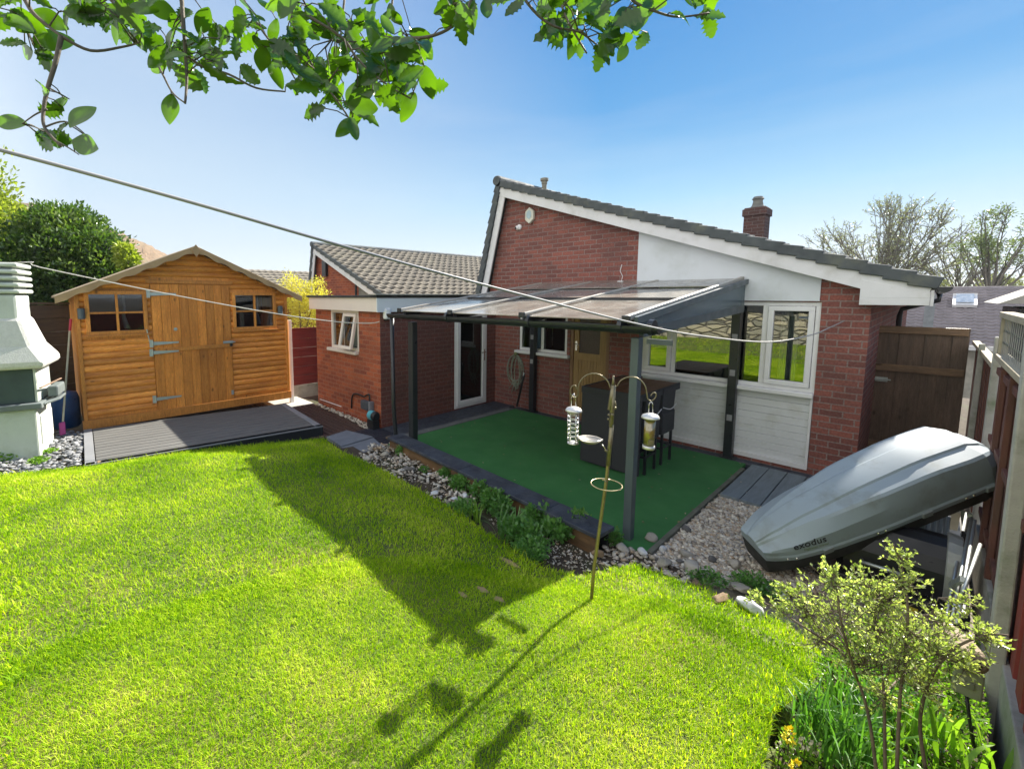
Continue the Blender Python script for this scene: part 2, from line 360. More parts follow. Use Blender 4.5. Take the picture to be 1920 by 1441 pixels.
# curtain inside the right-hand casement
mb = MB()
xs = np.linspace(-1.28, -1.10, 19)
for i in range(18): mb.add([(xs[i], 6.98 + .02 * math.sin(i * 1.6), 1.0), (xs[i + 1], 6.98 + .02 * math.sin(i * 1.6 + 1.6), 1.0), (xs[i + 1], 6.98 + .02 * math.sin(i * 1.6 + 1.6), 2.06), (xs[i], 6.98 + .02 * math.sin(i * 1.6), 2.06)], [(0, 1, 2, 3)])
mb.build('curtain', m_cream, house, smooth=True, fixn=False)
# white boards below the big window
mb = MB(); z = .10; n = 9; hh = (winZ0 - .06 - z) / n
for i in range(n):
    a = z + i * hh
    for (x0, x1) in ((winX0 + .03, -.91),):
        mb.add([(x0, YG + .022, a + .004), (x1, YG + .022, a + .004), (x1, YG + .012, a + hh - .003), (x0, YG + .012, a + hh - .003), (x0, YG + .05, a + hh), (x1, YG + .05, a + hh), (x0, YG + .05, a), (x1, YG + .05, a)],
               [(0, 1, 2, 3), (3, 2, 5, 4), (6, 7, 1, 0)])
clad = mb.build('cladding_panel', m_clad, house, fixn=False)
MB().box(winX0, -.885, YG - .012, YG + .06, .04, .10).box(-.912, -.885, YG - .006, YG + .055, .1, winZ0 - .06).build('trim', m_white, house, bev=.003)
# ---- render panel on the gable
mb = MB(); xs = np.linspace(-3.06, -.90, 12)
for x0, x1 in zip(xs, xs[1:]):
    mb.add([(x0, YG - .022, winZ1 + .012), (x1, YG - .022, winZ1 + .012), (x1, YG - .022, slope(x1) + .05), (x0, YG - .022, slope(x0) + .05)], [(0, 1, 2, 3)])
mb.add([(-3.06, YG - .022, 2.09), (-3.06, YG + .01, 2.09), (-3.06, YG + .01, slope(-3.06)), (-3.06, YG - .022, slope(-3.06))], [(0, 1, 2, 3)])
mb.add([(-3.06, YG - .022, 2.092), (-.9, YG - .022, 2.092), (-.9, YG + .01, 2.092), (-3.06, YG + .01, 2.092)], [(0, 1, 2, 3)])
mb.add([(-.9, YG - .022, 2.09), (-.9, YG + .01, 2.09), (-.9, YG + .01, slope(-.9)), (-.9, YG - .022, slope(-.9))], [(0, 1, 2, 3)])
mb.build('render_panel', m_render, house, fixn=False)
# ---- kitchen window, curtain strip and tap
window(toY(YG), kx0, kx1, kz0, kz1, [kx0 + .52], casements=(), sill=(.06, .06), wd=.055, gm=glass_mat('kitchen_glass', .03, (.6, .62, .68)))
MB().box(-5.17, -5.02, YG + .3, YG + .32, 1.15, 1.95).build('blind', m_bluec, house)
tp = [(-4.72, YG + .25, 1.0), (-4.72, YG + .25, 1.62)] + [(-4.72 - .055 + .055 * math.cos(a), YG + .25, 1.62 + .07 * math.sin(a)) for a in np.linspace(.3, 3.1, 8)] + [(-4.83, YG + .25, 1.5)]
MB().tube(tp, .009, 8).build('tap', m_chrome, house, smooth=True)
# ---- wooden back door
m_door = M('golden_door_wood', (.42, .27, .115), .5, (.30, .18, .07), 3, .3, 30, stretch=(14, 14, 1.2))
mb = MB(); frame_rect(mb, dx0, dx1, dz0, dz1, .06, toY(YG), .01, .09); fr = mb.build('door_frame', M('brown_frame_wood', (.30, .17, .09), .5, (.2, .11, .06), 4, .2, 40, stretch=(10, 10, 1)), house, bev=.004)
mb = MB(); a, b = dx0 + .062, dx1 - .062
pz0, pz1 = 1.18, 1.86
rect3(mb, a, a + .09, .05, 1.955, toY(YG), .03, .07); rect3(mb, b - .12, b, .05, 1.955, toY(YG), .03, .07); rect3(mb, a + .09, b - .12, pz1, 1.955, toY(YG), .03, .07)
rect3(mb, a + .09, b - .12, .05, .2, toY(YG), .03, .07); rect3(mb, a + .09, b - .12, 1.06, pz0, toY(YG), .03, .07)
nb = 7
for i in range(nb):
    q = (b - .12 - a - .09) / nb; rect3(mb, a + .09 + i * q + .004, a + .09 + (i + 1) * q - .004, .2, 1.06, toY(YG), .04, .06)
rect3(mb, a + .09, b - .12, .2, 1.06, toY(YG), .052, .064)
door = mb.build('door', m_door, house, bev=.003)
MB().add([(a + .09, YG + .055, pz0), (b - .12, YG + .055, pz0), (b - .12, YG + .055, pz1), (a + .09, YG + .055, pz1)], [(0, 1, 2, 3)]).build('pane', M('brown_obscure_glass', (.10, .065, .05), .25, (.07, .05, .04), 30, .5, 120), door, fixn=False)
MB().tube([(a + .045, YG + .03, 1.33), (a + .045, YG - .02, 1.33), (a + .15, YG - .025, 1.325)], .009, 8).obox((a + .045, YG + .027, 1.30), (.018, 0, 0), (0, .004, 0), (0, 0, .08)).build('handle', m_chrome, door, smooth=False)
# ---- extension window (right light open at the bottom) and glass door
t = toY(YE)
mb = MB(); frame_rect(mb, ewx0, ewx1, ewz0, ewz1, .05, t, -.005, .07); xm = -7.03
rect3(mb, xm - .025, xm + .025, ewz0 + .05, ewz1 - .05, t, -.002, .068); f = mb.build('window', m_fascia, house, bev=.004)
g = MB(); g.add([t(ewx0 + .05, ewz0 + .05, .03), t(xm - .025, ewz0 + .05, .03), t(xm - .025, ewz1 - .05, .03), t(ewx0 + .05, ewz1 - .05, .03)], [(0, 1, 2, 3)]); g.build('pane', m_glass, f, fixn=False)
op = R(11)
def t_open(s, z, d):   # hinged at the top
    l = ewz1 - .052 - z; return (s, YE + d * math.cos(op) - l * math.sin(op), ewz1 - .052 - l * math.cos(op) - d * math.sin(op) * 0)
mb = MB(); frame_rect(mb, xm + .028, ewx1 - .03, ewz0 + .03, ewz1 - .052, .052, t_open, -.04, .01); cs = mb.build('casement', m_fascia, f, bev=.005)
g = MB(); q = (xm + .08, ewx1 - .08, ewz0 + .08, ewz1 - .1); g.add([t_open(q[0], q[2], -.015), t_open(q[1], q[2], -.015), t_open(q[1], q[3], -.015), t_open(q[0], q[3], -.015)], [(0, 1, 2, 3)]); g.build('pane', m_glass, f, fixn=False)
MB().box(ewx0 - .08, ewx1 - .02, YE - .07, YE + .07, ewz0 - .055, ewz0 - .001).build('sill', m_fascia, f, bev=.006)
MB().box(-7.35, -7.15, YE + .35, YE + .37, 1.2, 1.85).box(-6.85, -6.8, YE + .3, YE + .5, 1.2, 1.6).build('curtain', m_cream, house)
t = toXp(XE)
mb = MB(); frame_rect(mb, edy0, edy1, .03, 1.90, .05, t, -.01, .07); f = mb.build('door_frame', m_white, house, bev=.004)
mb = MB(); frame_rect(mb, edy0 + .052, edy1 - .052, .083, 1.847, .085, t, -.03, .03); dr = mb.build('glass_door', m_white, house, bev=.006)
g = MB(); g.add([t(edy0 + .135, .165, 0), t(edy1 - .135, .165, 0), t(edy1 - .135, 1.765, 0), t(edy0 + .135, 1.765, 0)], [(0, 1, 2, 3)]); g.build('pane', m_glassd, dr, fixn=False)
MB().obox((XE + .034, edy1 - .095, 1.0), (.006, 0, 0), (0, .014, 0), (0, 0, .11)).tube([(XE + .03, edy1 - .095, 1.06), (XE + .075, edy1 - .095, 1.06), (XE + .075, edy1 - .21, 1.055)], .009, 8).build('handle', m_chrome, dr)
# ---- bargeboards, verge tiles and roof
def gable_roof(par, ax, az, ex, ez, yg, ylen, lx, lz, mt, ntile, tw=.23, rl=.2, boxed=True, mv=None):
    """asymmetric gable: apex (ax, az), right eaves (ex, ez), left steep side down to (lx, lz); gable face at yg, roof runs to yg + ylen"""
    A = Vector((ax, 0, az)); E_ = Vector((ex, 0, ez)); Lp = Vector((lx, 0, lz))
    dR = (E_ - A).normalized(); nR = Vector((-dR.z, 0, dR.x)); nR = nR if nR.z > 0 else -nR
    dL = (Lp - A).normalized(); nL = Vector((dL.z, 0, -dL.x)); nL = nL if nL.x < 0 else -nL
    y0 = yg - .14
    LR = (E_ - A).length; nr = int(LR / rl) + 1; rl2 = LR / nr
    V, F = tiles((ax, y0 - .01, az + .0), (0, 1, 0), tuple(dR), int(ylen / tw), nr, tw, rl2, amp=.018 if tw < .25 else .035, step=.028 if tw < .25 else .05)
    npmesh('roof', V, F, mt, par)
    # slab under tiles, also the other side
    mb = MB(); mb.prism([(ax, y0 + .03, az - .03), (ex, y0 + .03, ez - .03), (ex, y0 + .03, ez - .06), (ax, y0 + .03, az - .1)], (0, ylen - .1, 0))
    mb.prism([(ax, y0 + .03, az - .02), (lx, y0 + .03, lz - .02), (lx + .05, y0 + .03, lz - .02), (ax + .05, y0 + .03, az - .12)], (0, ylen - .1, 0)); mb.build('roof', mv or mt, par)
    # verge tiles: a hooked tile end per course
    mb = MB(); mv_ = mv or mt
    for i in range(nr):
        p = A + dR * (i * rl2 - .005); q = A + dR * ((i + 1) * rl2 + .02)
        c = (p + q) / 2 + nR * (-.032 + .0) ; L2 = (q - p).length / 2
        tl = (dR + nR * (.028 / rl2)).normalized()
        mb.obox((c.x, y0 - .028, c.z), tuple(tl * L2), (0, .021, 0), tuple(nR * .062))
    LL_ = (Lp - A).length; nl = int(LL_ / rl2) + 1; r3 = LL_ / nl
    for i in range(nl):
        p = A + dL * (i * r3 - .005); q = A + dL * ((i + 1) * r3 + .02); c = (p + q) / 2 + nL * (-.02); tl = (dL + nL * (.028 / r3)).normalized()
        mb.obox((c.x, y0 - .028, c.z), tuple(tl * ((q - p).length / 2)), (0, .021, 0), tuple(nL * .06))
    mb.build('verge_tiles', mv_, par, bev=.012)
    MB().lathe((ax - .02, y0 - .06, az + .01), [(.085, 0), (.095, .03), (.095, ylen)], 14, (0, 1, 0)).build('ridge', mv_, par, smooth=False)
    # white bargeboards
    bw = .17
    def board(P, Q, n_, name='bargeboard'):
        m_ = MB(); m_.prism([(P.x, y0 - .012, P.z), (Q.x, y0 - .012, Q.z), ((Q + n_).x, y0 - .012, (Q + n_).z), ((P + n_).x, y0 - .012, (P + n_).z)], (0, .035, 0)); return m_.build(name, m_barge, par, bev=.003)
    o1, o2 = A - nR * .085 + dR * .06, E_ - nR * .085 - dR * .02
    board(o1, o2, -nR * bw)
    o3 = A - nL * .085 + dL * .0; m_ = MB(); q3 = Lp - nL * .085; n3 = -nL * bw * .8
    m_.prism([(P.x, y0 - .006, P.z) for P in (o3 + dL * .09, q3, q3 + n3, o3 + n3 + dL * .2)], (0, .028, 0)); m_.build('bargeboard', m_barge, par, bev=.003)
    # soffit return along the board
    mb = MB(); mb.prism([(o1.x, y0 + .0245, o1.z - bw + .02), (o2.x, y0 + .0245, o2.z - bw + .02), (o2.x, y0 + .0245, o2.z - bw + .035), (o1.x, y0 + .0245, o1.z - bw + .035)], (0, yg - y0 - .03, 0)); mb.build('soffit', m_barge, par)
    return A, dR, nR
gable_roof(house, -5.74, 4.33, .02, 2.30, YG, 10.6, -6.30, 2.05, m_tile, 0, mv=m_tile)
# boxed eaves and gutter on the right
MB().box(-.55, -.03, YG - .155, YG - .005, 2.055, 2.13).prism([(-.55, YG - .155, 2.13), (-.03, YG - .155, 2.13), (-.03, YG - .155, 2.19), (-.55, YG - .155, 2.33)], (0, .14, 0)).box(XR + .004, -.03, YG - .004, 17, 2.06, 2.10).build('boxed_eaves', m_barge, house, bev=.003)
MB().box(-.028, -.005, YG - .157, 17, 2.05, 2.21).build('fascia', m_barge, house)
gut = MB(); pr = [(.055 * math.cos(a), .055 * math.sin(a)) for a in np.linspace(math.pi, 2 * math.pi, 9)]
b0 = len(gut.v)
for y in (YG - .2, 17):
    for (x, z) in pr: gut.v.append((.06 + x, y, 2.24 + z))
gut.f += [(i, i + 1, 9 + i + 1, 9 + i) for i in range(8)] + [tuple(range(9))]
gut.build('gutter', m_dark, house, fixn=False)
MB().tube([(.05, 11.5, 2.2), (.05, 11.5, 2.08), (-.38, 11.5, 1.92), (-.40, 11.5, 1.8), (-.40, 11.5, -.3)], .04, 10).build('downpipe', m_dark, house, smooth=True)
# chimney and vent pipe
ch = atY(1415, 400, 12); cx, cz = ch.x, slope(ch.x) + .1
cg = [atY(1393, 400, 12).x, atY(1437, 400, 12).x]
chim = MB().box(cg[0] + .02, cg[1] - .02, 12, 12.45, cz - .4, atY(1415, 388, 12).z).box(cg[0] - .01, cg[1] + .01, 11.97, 12.48, atY(1415, 404, 12).z, atY(1415, 391, 12).z + .002).build('chimney', m_chb, house, bev=.01)
pz = atY(1415, 388, 12).z
MB().lathe((ch.x, 12.2, pz), [(.15, 0), (.11, .06), (.09, .16), (.10, .18), (.12, .2), (.10, .22), (.085, .25)], 16).build('chimney_pot', M('grey_pot', (.22, .22, .2), .8), chim, smooth=False)
v = atY(1018, 345, 8); MB().lathe((v.x, 8.05, v.z - .3), [(.05, 0), (.05, .3), (.06, .31), (.06, .36), (.085, .37), (.085, .42), (.05, .43)], 14).build('vent_pipe', M('buff_pipe', (.30, .28, .22), .7), house)
# ---- things fixed to the gable
p = atY(993, 404, YG - .05)
al = thing('alarm_box', (p.x, YG - .01, p.z - .13), 'white hexagonal alarm box high on the brick gable', 'alarm')
hexa = [(p.x + .105 * math.cos(a) * (1 if abs(math.sin(a)) < .9 else 1), p.z + .15 * math.sin(a)) for a in (R(30), R(90), R(150), R(210), R(270), R(330))]
MB().prism([(x, YG - .07, z) for x, z in hexa], (0, .065, 0)).build('case', M('cream_plastic', (.72, .72, .62), .4), al, bev=.012)
MB().prism([(p.x + (x - p.x) * .55, YG - .078, p.z + .015 + (z - p.z) * .55) for x, z in hexa], (0, .006, 0)).build('badge', M('pale_blue_badge', (.45, .60, .66), .4), al)
p = atY(970, 427, YG - .04)
s_ = thing('security_camera', (p.x, YG - .01, p.z - .05), 'small white dome camera below the alarm box', 'camera')
MB().lathe((p.x + .03, YG - .002, p.z + .01), [(.05, 0), (.05, .03), (.035, .04)], 16, (0, -1, 0)).build('mount', m_white, s_)
MB().lathe((p.x - .0, YG - .03, p.z), [(.0, -.05), (.03, -.04), (.046, 0), (.042, .02), (.03, .035)], 16, (-.5, -1, -.2)).build('housing', m_white, s_, smooth=True)
MB().lathe((p.x - .018, YG - .065, p.z - .008), [(.024, 0), (.02, .008), (.008, .012)], 14, (-.5, -1, -.2)).build('lens', m_black, s_, smooth=True)
p = atY(1163, 532, YG - .03)
s_ = thing('junction_box', (p.x, YG - .005, p.z - .04), 'small white cable box on the brickwork above the canopy', 'junction box')
MB().box(p.x - .045, p.x + .045, YG - .045, YG - .003, p.z - .04, p.z + .045).build('box', m_white, s_, bev=.006)
MB().tube([(p.x + .01, YG - .02, p.z + .04), (p.x + .025, YG - .015, p.z + .12), (p.x - .02, YG - .012, p.z + .2), (p.x + .005, YG - .012, p.z + .3)], .005, 6).build('cable', m_white, s_, smooth=True)
# ================================================================== CANOPY
YC = 3.71
can = thing('patio_canopy', (-3.3, YC, 0), 'lean-to canopy on black and grey posts with bronze roof sheets over the artificial grass', 'canopy')
m_bronze, t_, NN, LL_, P_ = newmat('bronze_sheet')
LL_.new(mix(t_, remap(t_, noise(t_, 3, 8, (1, .5, 1), .65), .4, .65), (.20, .185, .16), (.34, .31, .26)), P_.inputs['Base Color'])
LL_.new(remap(t_, noise(t_, 6, 6), .3, .7, .10, .3), P_.inputs['Roughness']); P_.inputs['Specular IOR Level'].default_value = .8
tr = NN.new('ShaderNodeBsdfTransparent'); tr.inputs[0].default_value = (.35, .27, .2, 1); mx = NN.new('ShaderNodeMixShader'); mx.inputs[0].default_value = .93
LL_.new(tr.outputs[0], mx.inputs[1]); LL_.new(P_.outputs[0], mx.inputs[2]); LL_.new(mx.outputs[0], NN['Material Output'].inputs[0])
y0, z0c = 3.60, 1.955; y1, z1c = 6.77, 2.335
zr = lambda y: z0c + (y - y0) * (z1c - z0c) / (y1 - y0)
xl = atY(752, 582, y0).x; xr = atY(1177, 603, y0).x
bars = [xl, atY(847, 590, y0).x, atY(982, 597, y0).x, xr]
ys = [y0, y0 + (y1 - y0) * .42, y0 + (y1 - y0) * .72, y1]
for i in range(3):
    for j in range(3):
        a, b = bars[i] + .012, bars[i + 1] - .012; c, d = ys[j] - .03 * (j > 0), ys[j + 1]
        lf = .022 * (j)
        mb = MB(); mb.add([(a, c, zr(c) + lf), (b, c, zr(c) + lf), (b, d, zr(d) + lf), (a, d, zr(d) + lf), (a, c, zr(c) + lf - .008), (b, c, zr(c) + lf - .008), (b, d, zr(d) + lf - .008), (a, d, zr(d) + lf - .008)],
                          [(0, 1, 2, 3), (7, 6, 5, 4), (0, 4, 5, 1), (1, 5, 6, 2), (2, 6, 7, 3), (3, 7, 4, 0)])
        mb.build('roof_sheet', m_bronze, can)
for j in (1, 2):
    y = ys[j] - .035; MB().box(xl, xr, y - .03, y + .0, zr(y) - .05, zr(y) + .024).build('purlin', m_dark, can)
m_cap = M('weathered_alu', (.44, .42, .37), .4, (.34, .32, .28), 5, .1, 50, spec=.7)
for i, x in enumerate(bars):
    wd = .05 if i in (0, 3) else .045
    mb = MB()
    for sgn in (-1, 1) if i not in (3,) else (0,):
        mb.bar((x + sgn * .014, y0 - .03, zr(y0 - .03) + .018), (x + sgn * .014, y1, zr(y1) + .046), .011 if i != 3 else .045, .024 if i != 3 else .045, (0, 0, 1))
    mb.build('glazing_bar', m_cap, can, bev=.006)
    MB().box(x - .035, x + .035, y0 - .045, y0 - .02, zr(y0) - .02, zr(y0) + .035).build('end_cap', m_dark, can, bev=.006)
    MB().bar((x, y0 + .06, zr(y0 + .06) - .05), (x, y1, zr(y1) - .05), .05, .07).build('rafter', m_dark, can)
MB().box(xl - .02, xr + .04, y1 + .0, YG - .002, zr(y1) + .0, zr(y1) + .03).build('flashing', m_lead, can)
MB().box(-4.95, -1.60, YC + .0, YC + .09, 1.835, 1.905).build('front_beam', m_dark, can, bev=.004)
# gutter
gut = MB(); n = 9
for x in (-5.12, -1.44):
    for a in np.linspace(math.pi, 2 * math.pi, n): gut.v.append((x, YC - .075 + .055 * math.cos(a), 1.905 + .06 * math.sin(a)))
gut.f += [(i, i + 1, n + i + 1, n + i) for i in range(n - 1)] + [tuple(range(n)), tuple(range(n, 2 * n))]
g_ = gut.build('gutter', m_dark, can, fixn=False); sdm = g_.modifiers.new('thick', 'SOLIDIFY'); sdm.thickness = .004
for x in (-3.9, -2.7, -1.75, -1.5): MB().lathe((x, YC - .075, 1.90), [(.062, -.02), (.066, -.018), (.066, .018), (.062, .02)], 14, (1, 0, 0)).build('gutter_bracket', m_dark, can)
MB().tube([(-5.07, YC - .07, 1.87), (-5.07, YC - .06, .6), (-5.02, YC - .06, .12), (-5.02, YC - .06, .0)], .03, 10).build('downpipe', m_dark, can, smooth=True)
MB().box(-1.705, -1.635, YC + .0, YC + .085, .0, 1.80).build('post', m_grey, can, bev=.006)
MB().box(-4.80, -4.70, YC - .0, YC + .09, .0, 1.80).build('post', m_dark, can, bev=.006)
for x in (-1.70, -4.90):
    pp = MB().box(x - .05, x + .05, YG - .13, YG - .03, .0, zr(YG - .1) - .1).box(x - .09, x + .09, YG - .15, YG - .01, .0, .012).build('wall_post', m_dark, can, bev=.005)
    for z in (.55, 1.15, 1.62) if x > -2 else (.95, 1.4): MB().box(x - .03, x + .03, YG - .136, YG - .131, z - .04, z + .04).build('plate', m_lead, pp)
MB().obox((-1.48, YC + .03, 1.775), (.10, 0, 0), (0, .01, 0), (0, 0, .022)).build('bracket', m_grey, can)
# grey side sheet under the roof edge
m_side, t_, NN, LL_, P_ = newmat('smoky_sheet'); P_.inputs['Base Color'].default_value = (.10, .155, .19, 1); P_.inputs['Roughness'].default_value = .22
tr = NN.new('ShaderNodeBsdfTransparent'); tr.inputs[0].default_value = (.5, .6, .66, 1); mx = NN.new('ShaderNodeMixShader'); mx.inputs[0].default_value = .72
LL_.new(tr.outputs[0], mx.inputs[1]); LL_.new(P_.outputs[0], mx.inputs[2]); LL_.new(mx.outputs[0], NN['Material Output'].inputs[0])
MB().prism([(-1.655, YC + .1, 1.82), (-1.655, YG - .03, 1.96), (-1.655, YG - .03, zr(YG - .03) + .02), (-1.655, y0 + .05, z0c - .02)], (.01, 0, 0)).build('side_sheet', m_side, can)
MB().bar((-1.66, YC + .1, 1.845), (-1.66, YG - .03, 1.99), .04, .09).build('side_rail', m_grey, can)
MB().bar((-1.63, y0 + .03, zr(y0) - .005), (-1.63, YG - .02, zr(YG) + .0), .03, .06).build('edge_rail', m_grey, can)
# ================================================================== NEIGHBOUR'S MATCHING HOUSE
nh = thing('brick_house', (-12, 7, 0), 'neighbouring brick house with mossy brown tiled roof behind the flat extension', 'house')
ax, az = -14.0, 3.86; ex, ez = -7.9, 1.35
gable_roof(nh, ax, az, ex, ez, 7.0, 11, -14.55, 1.6, m_tileb, 0, mv=m_tile, tw=.3, rl=.33)
sl = lambda x: az - .25 - (x - ax) * (az - ez) / (ex - ax)
mb = MB(); wall(mb, -14.1, -8.4, -.5, lambda s: sl(s) if s > -13.9 else sl(-13.9), [], toY(7.0), step=[-13.9]); wall(mb, -14.1 + 21.1, 18, -.5, lambda s: 1.8, [], lambda s, z, d: (-8.4, s, z)); mb.build('wall', m_brickO, nh, fixn=False)
MB().box(-11.35, -8.45, 6.965, 6.998, .5, 1.98).prism([(-11.35, 6.965, 1.98), (-9.0, 6.965, 1.6), (-11.35, 6.965, 2.6)], (0, .03, 0)).build('gable_panel', M('grey_boards', (.24, .24, .22), .8), nh)
MB().tube([(-11.4, 6.9, 2.55), (-11.4, 6.9, .2)], .035, 8).build('soil_pipe', m_dark, nh)
MB().box(-13.5, -13.25, 6.90, 6.99, 2.8, 3.3).build('wall_vent', m_black, nh)
# far roof behind the shed
nf = thing('tiled_house', (-24, 12, 0), 'low far house whose brown tiled roof shows just over the shed', 'house')
a = atX(470, 505, -22); b = atX(592, 506, -22)
V, F = tiles((-22, a.y - 3, a.z), (0, 1, 0), (.9, 0, -.45), int((b.y - a.y + 8) / .3), 9, .3, .3); npmesh('roof', V, F, m_tileb, nf)
MB().box(-23.5, -20.2, a.y - 2.8, b.y + 4, -.5, a.z - 1.1).build('wall', m_brickO, nf)
# ================================================================== HOUSE DOWN THE SLOPE, RIGHT
nr_ = thing('tiled_house', (2, 24, -2.5), 'house down the slope with purple-grey tiled roof beyond the side gate', 'house')
pa = atY(1700, 541, 27); pb = atY(1830, 640, 23.6)
V, F = tiles((-6, 27, pa.z), (1, 0, 0), (0, -(27 - 23.6), -(pa.z - pb.z)), 70, 19, .24, (Vector((0, 27 - 23.6, pa.z - pb.z)).length + .25) / 19, .03, .085); npmesh('roof', V, F, m_tilef, nr_)
MB().box(-6, 10.5, 26.9, 27.15, pa.z - .05, pa.z + .06).build('ridge', m_tilef, nr_, bev=.03)
MB().box(-5.8, 10.3, 23.7, 30, -3, pb.z - .1).build('wall', M('buff_render', (.5, .48, .42), .9), nr_)
MB().box(-6, 10.5, 23.2, 23.32, pb.z - .28, pb.z - .12).build('gutter', m_barge, nr_)
p = atY(1808, 562, 26.2); MB().box(p.x - .3, p.x + .3, 26.0, 26.1, p.z - .1, p.z + .25).obox((p.x, 25.75, p.z - .02), (.3, 0, 0), (0, .35, .2), (0, -.03, .05)).build('roof_light', m_white, nr_)
MB().obox((p.x, 25.70, p.z + .07), (.22, 0, 0), (0, .27, .155), (0, -.002, .004)).build('pane', M('skylight_glass', (.35, .42, .5), .1, spec=1), nr_)
p0, p1 = atY(1729, 620, 22.5), atY(1756, 552, 22.5); MB().box(p0.x, p1.x, 22.5, 23.0, -2, p1.z).build('chimney', M('grey_render', (.30, .33, .36), .9), nr_)
gs = thing('summerhouse', (2.0, 9.5, -.2), 'dark timber summerhouse with pale pitched roof beyond the trellis fence', 'summerhouse')
p = atY(1893, 566, 9); q = atY(1904, 548, 9)
MB().box(p.x + .08, p.x + 2.5, 9.0, 11, -.3, p.z - .08).build('wall', m_dark, gs)
MB().prism([(p.x - .1, 8.8, p.z - .02), (p.x + 1.3, 8.8, p.z + .75), (p.x + 2.7, 8.8, p.z)], (0, 2.4, 0)).build('roof', M('pale_felt', (.42, .41, .37), .85), gs)
MB().box(p.x + .25, p.x + .6, 8.96, 8.995, p.z - .6, p.z - .2).build('window', M('pale_window', (.35, .38, .42), .2), gs)
# ================================================================== GROUND
def hills_z(x, y):
    r = np.hypot(x, y)
    z = np.full_like(x, -.12)
    z = np.where(y > 16, -.12 - np.clip((y - 16) / 8, 0, 1) * 2.6, z)
    return z
n_ = 120
gxs = np.concatenate([np.linspace(-1600, -60, 12), np.linspace(-50, 50, 60), np.linspace(60, 1600, 12)])
gys = np.concatenate([np.linspace(-1600, -60, 12), np.linspace(-50, 60, 60), np.linspace(70, 1600, 12)])
X_, Y_ = np.meshgrid(gxs, gys); Z_ = hills_z(X_, Y_)
V = np.stack([X_.ravel(), Y_.ravel(), Z_.ravel()], 1); a_, b_ = X_.shape
i, j = np.meshgrid(np.arange(a_ - 1), np.arange(b_ - 1), indexing='ij'); q = (i * b_ + j).ravel()
m_soil = M('soil', (.075, .055, .035), .95, (.04, .03, .02), 9, .8, 60, dirt=(.06, .09, .03), ds=2)
tag(npmesh('ground', V, np.stack([q, q + 1, q + b_ + 1, q + b_], 1), m_soil), kind='structure')
def ridge_mesh(name, pts, depth, m, zb=-5, wob=.02, kind='structure'):
    """pts: (u, v, D) crest pixels at distance D; a hillside falling towards the viewer"""
    us = np.array([p[0] for p in pts]); vs = np.array([p[1] for p in pts]); D = pts[0][2]
    V = []; nU = 90; nR = 14
    for r in range(nR):
        f = r / (nR - 1)
        for k in range(nU):
            u = us[0] + (us[-1] - us[0]) * k / (nU - 1); v = np.interp(u, us, vs)
            p = atD(u, v, D) ; q_ = atD(u, 560, D - depth)
            zz = p.z + (zb - p.z) * f ** 1.3
            V.append(((p.x + (q_.x - p.x) * f), (p.y + (q_.y - p.y) * f), zz + rng.normal(0, wob * D * .02)))
    V = np.array(V); i, j = np.meshgrid(np.arange(nR - 1), np.arange(nU - 1), indexing='ij'); q = (i * nU + j).ravel()
    return tag(npmesh(name, V, np.stack([q, q + 1, q + nU + 1, q + nU], 1), m, smooth=True), kind=kind)
m_hillL = M('bare_woodland_hill', (.30, .20, .12), 1, (.17, .125, .075), .35, 1.0, 1.5, dirt=(.12, .13, .05), ds=.08, dist=.8)
ridge_mesh('hillside', [(-60, 380, 170), (60, 380, 170), (210, 432, 170), (262, 452, 170), (312, 476, 170), (380, 520, 170), (470, 545, 170)], 90, m_hillL, wob=.10)
m_hillR = M('far_hill', (.10, .14, .06), 1, (.16, .17, .09), .02, 0, 1)
ridge_mesh('hills', [(1480, 540, 900), (1600, 530, 900), (1700, 520, 900), (1760, 526, 900), (1830, 521, 900), (1920, 528, 900), (2100, 520, 900)], 400, m_hillR, zb=-20, wob=.02)
hz_ = MB().box(-1650, 1650, -1650, 1650, -30, 48).build('haze', bpy.data.materials.new('air')); tag(hz_, kind='stuff')
m_ = hz_.data.materials[0]; m_.use_nodes = True; t_ = m_.node_tree; t_.nodes.remove(t_.nodes['Principled BSDF']); pv = t_.nodes.new('ShaderNodeVolumePrincipled')
pv.inputs['Color'].default_value = (.80, .88, .97, 1); pv.inputs['Density'].default_value = .00042; pv.inputs['Anisotropy'].default_value = .1; t_.links.new(pv.outputs[0], t_.nodes['Material Output'].inputs['Volume'])
tag(hz_, 'thin pale air lying over the whole valley', 'haze', kind='stuff')
# ================================================================== LAWN (raised plateau)
edge = [(-500, 925, .16), (0, 890, .16), (155, 874, .13), (380, 843, .12), (606, 822, .10), (640, 846, .10), (700, 872, .11), (780, 915, .12), (860, 962, .13), (960, 1030, .15), (1010, 1062, .16), (1090, 1080, .17), (1140, 1068, .15), (1190, 1058, .12), (1250, 1080, .10), (1330, 1108, .08), (1400, 1140, .08), (1480, 1172, .10), (1540, 1225, .16), (1520, 1290, .22), (1450, 1340, .26), (1430, 1450, .28), (1500, 1700, .3)]
EP = [atZ(u, v, z) for u, v, z in edge]
poly = [(p.x, p.y) for p in EP] + [(.30, .3), (.30, -4.6), (-12, -4.6), (-12, EP[0].y)]
EA = np.array([(p.x, p.y, p.z) for p in EP])
def inside(px, py, pl):
    c = np.zeros(px.shape, bool); n = len(pl)
    for i in range(n):
        x1, y1 = pl[i]; x2, y2 = pl[(i + 1) % n]
        k = ((y1 > py) != (y2 > py)); c ^= k & (px < (x2 - x1) * (py - y1) / (y2 - y1 + 1e-12) + x1)
    return c
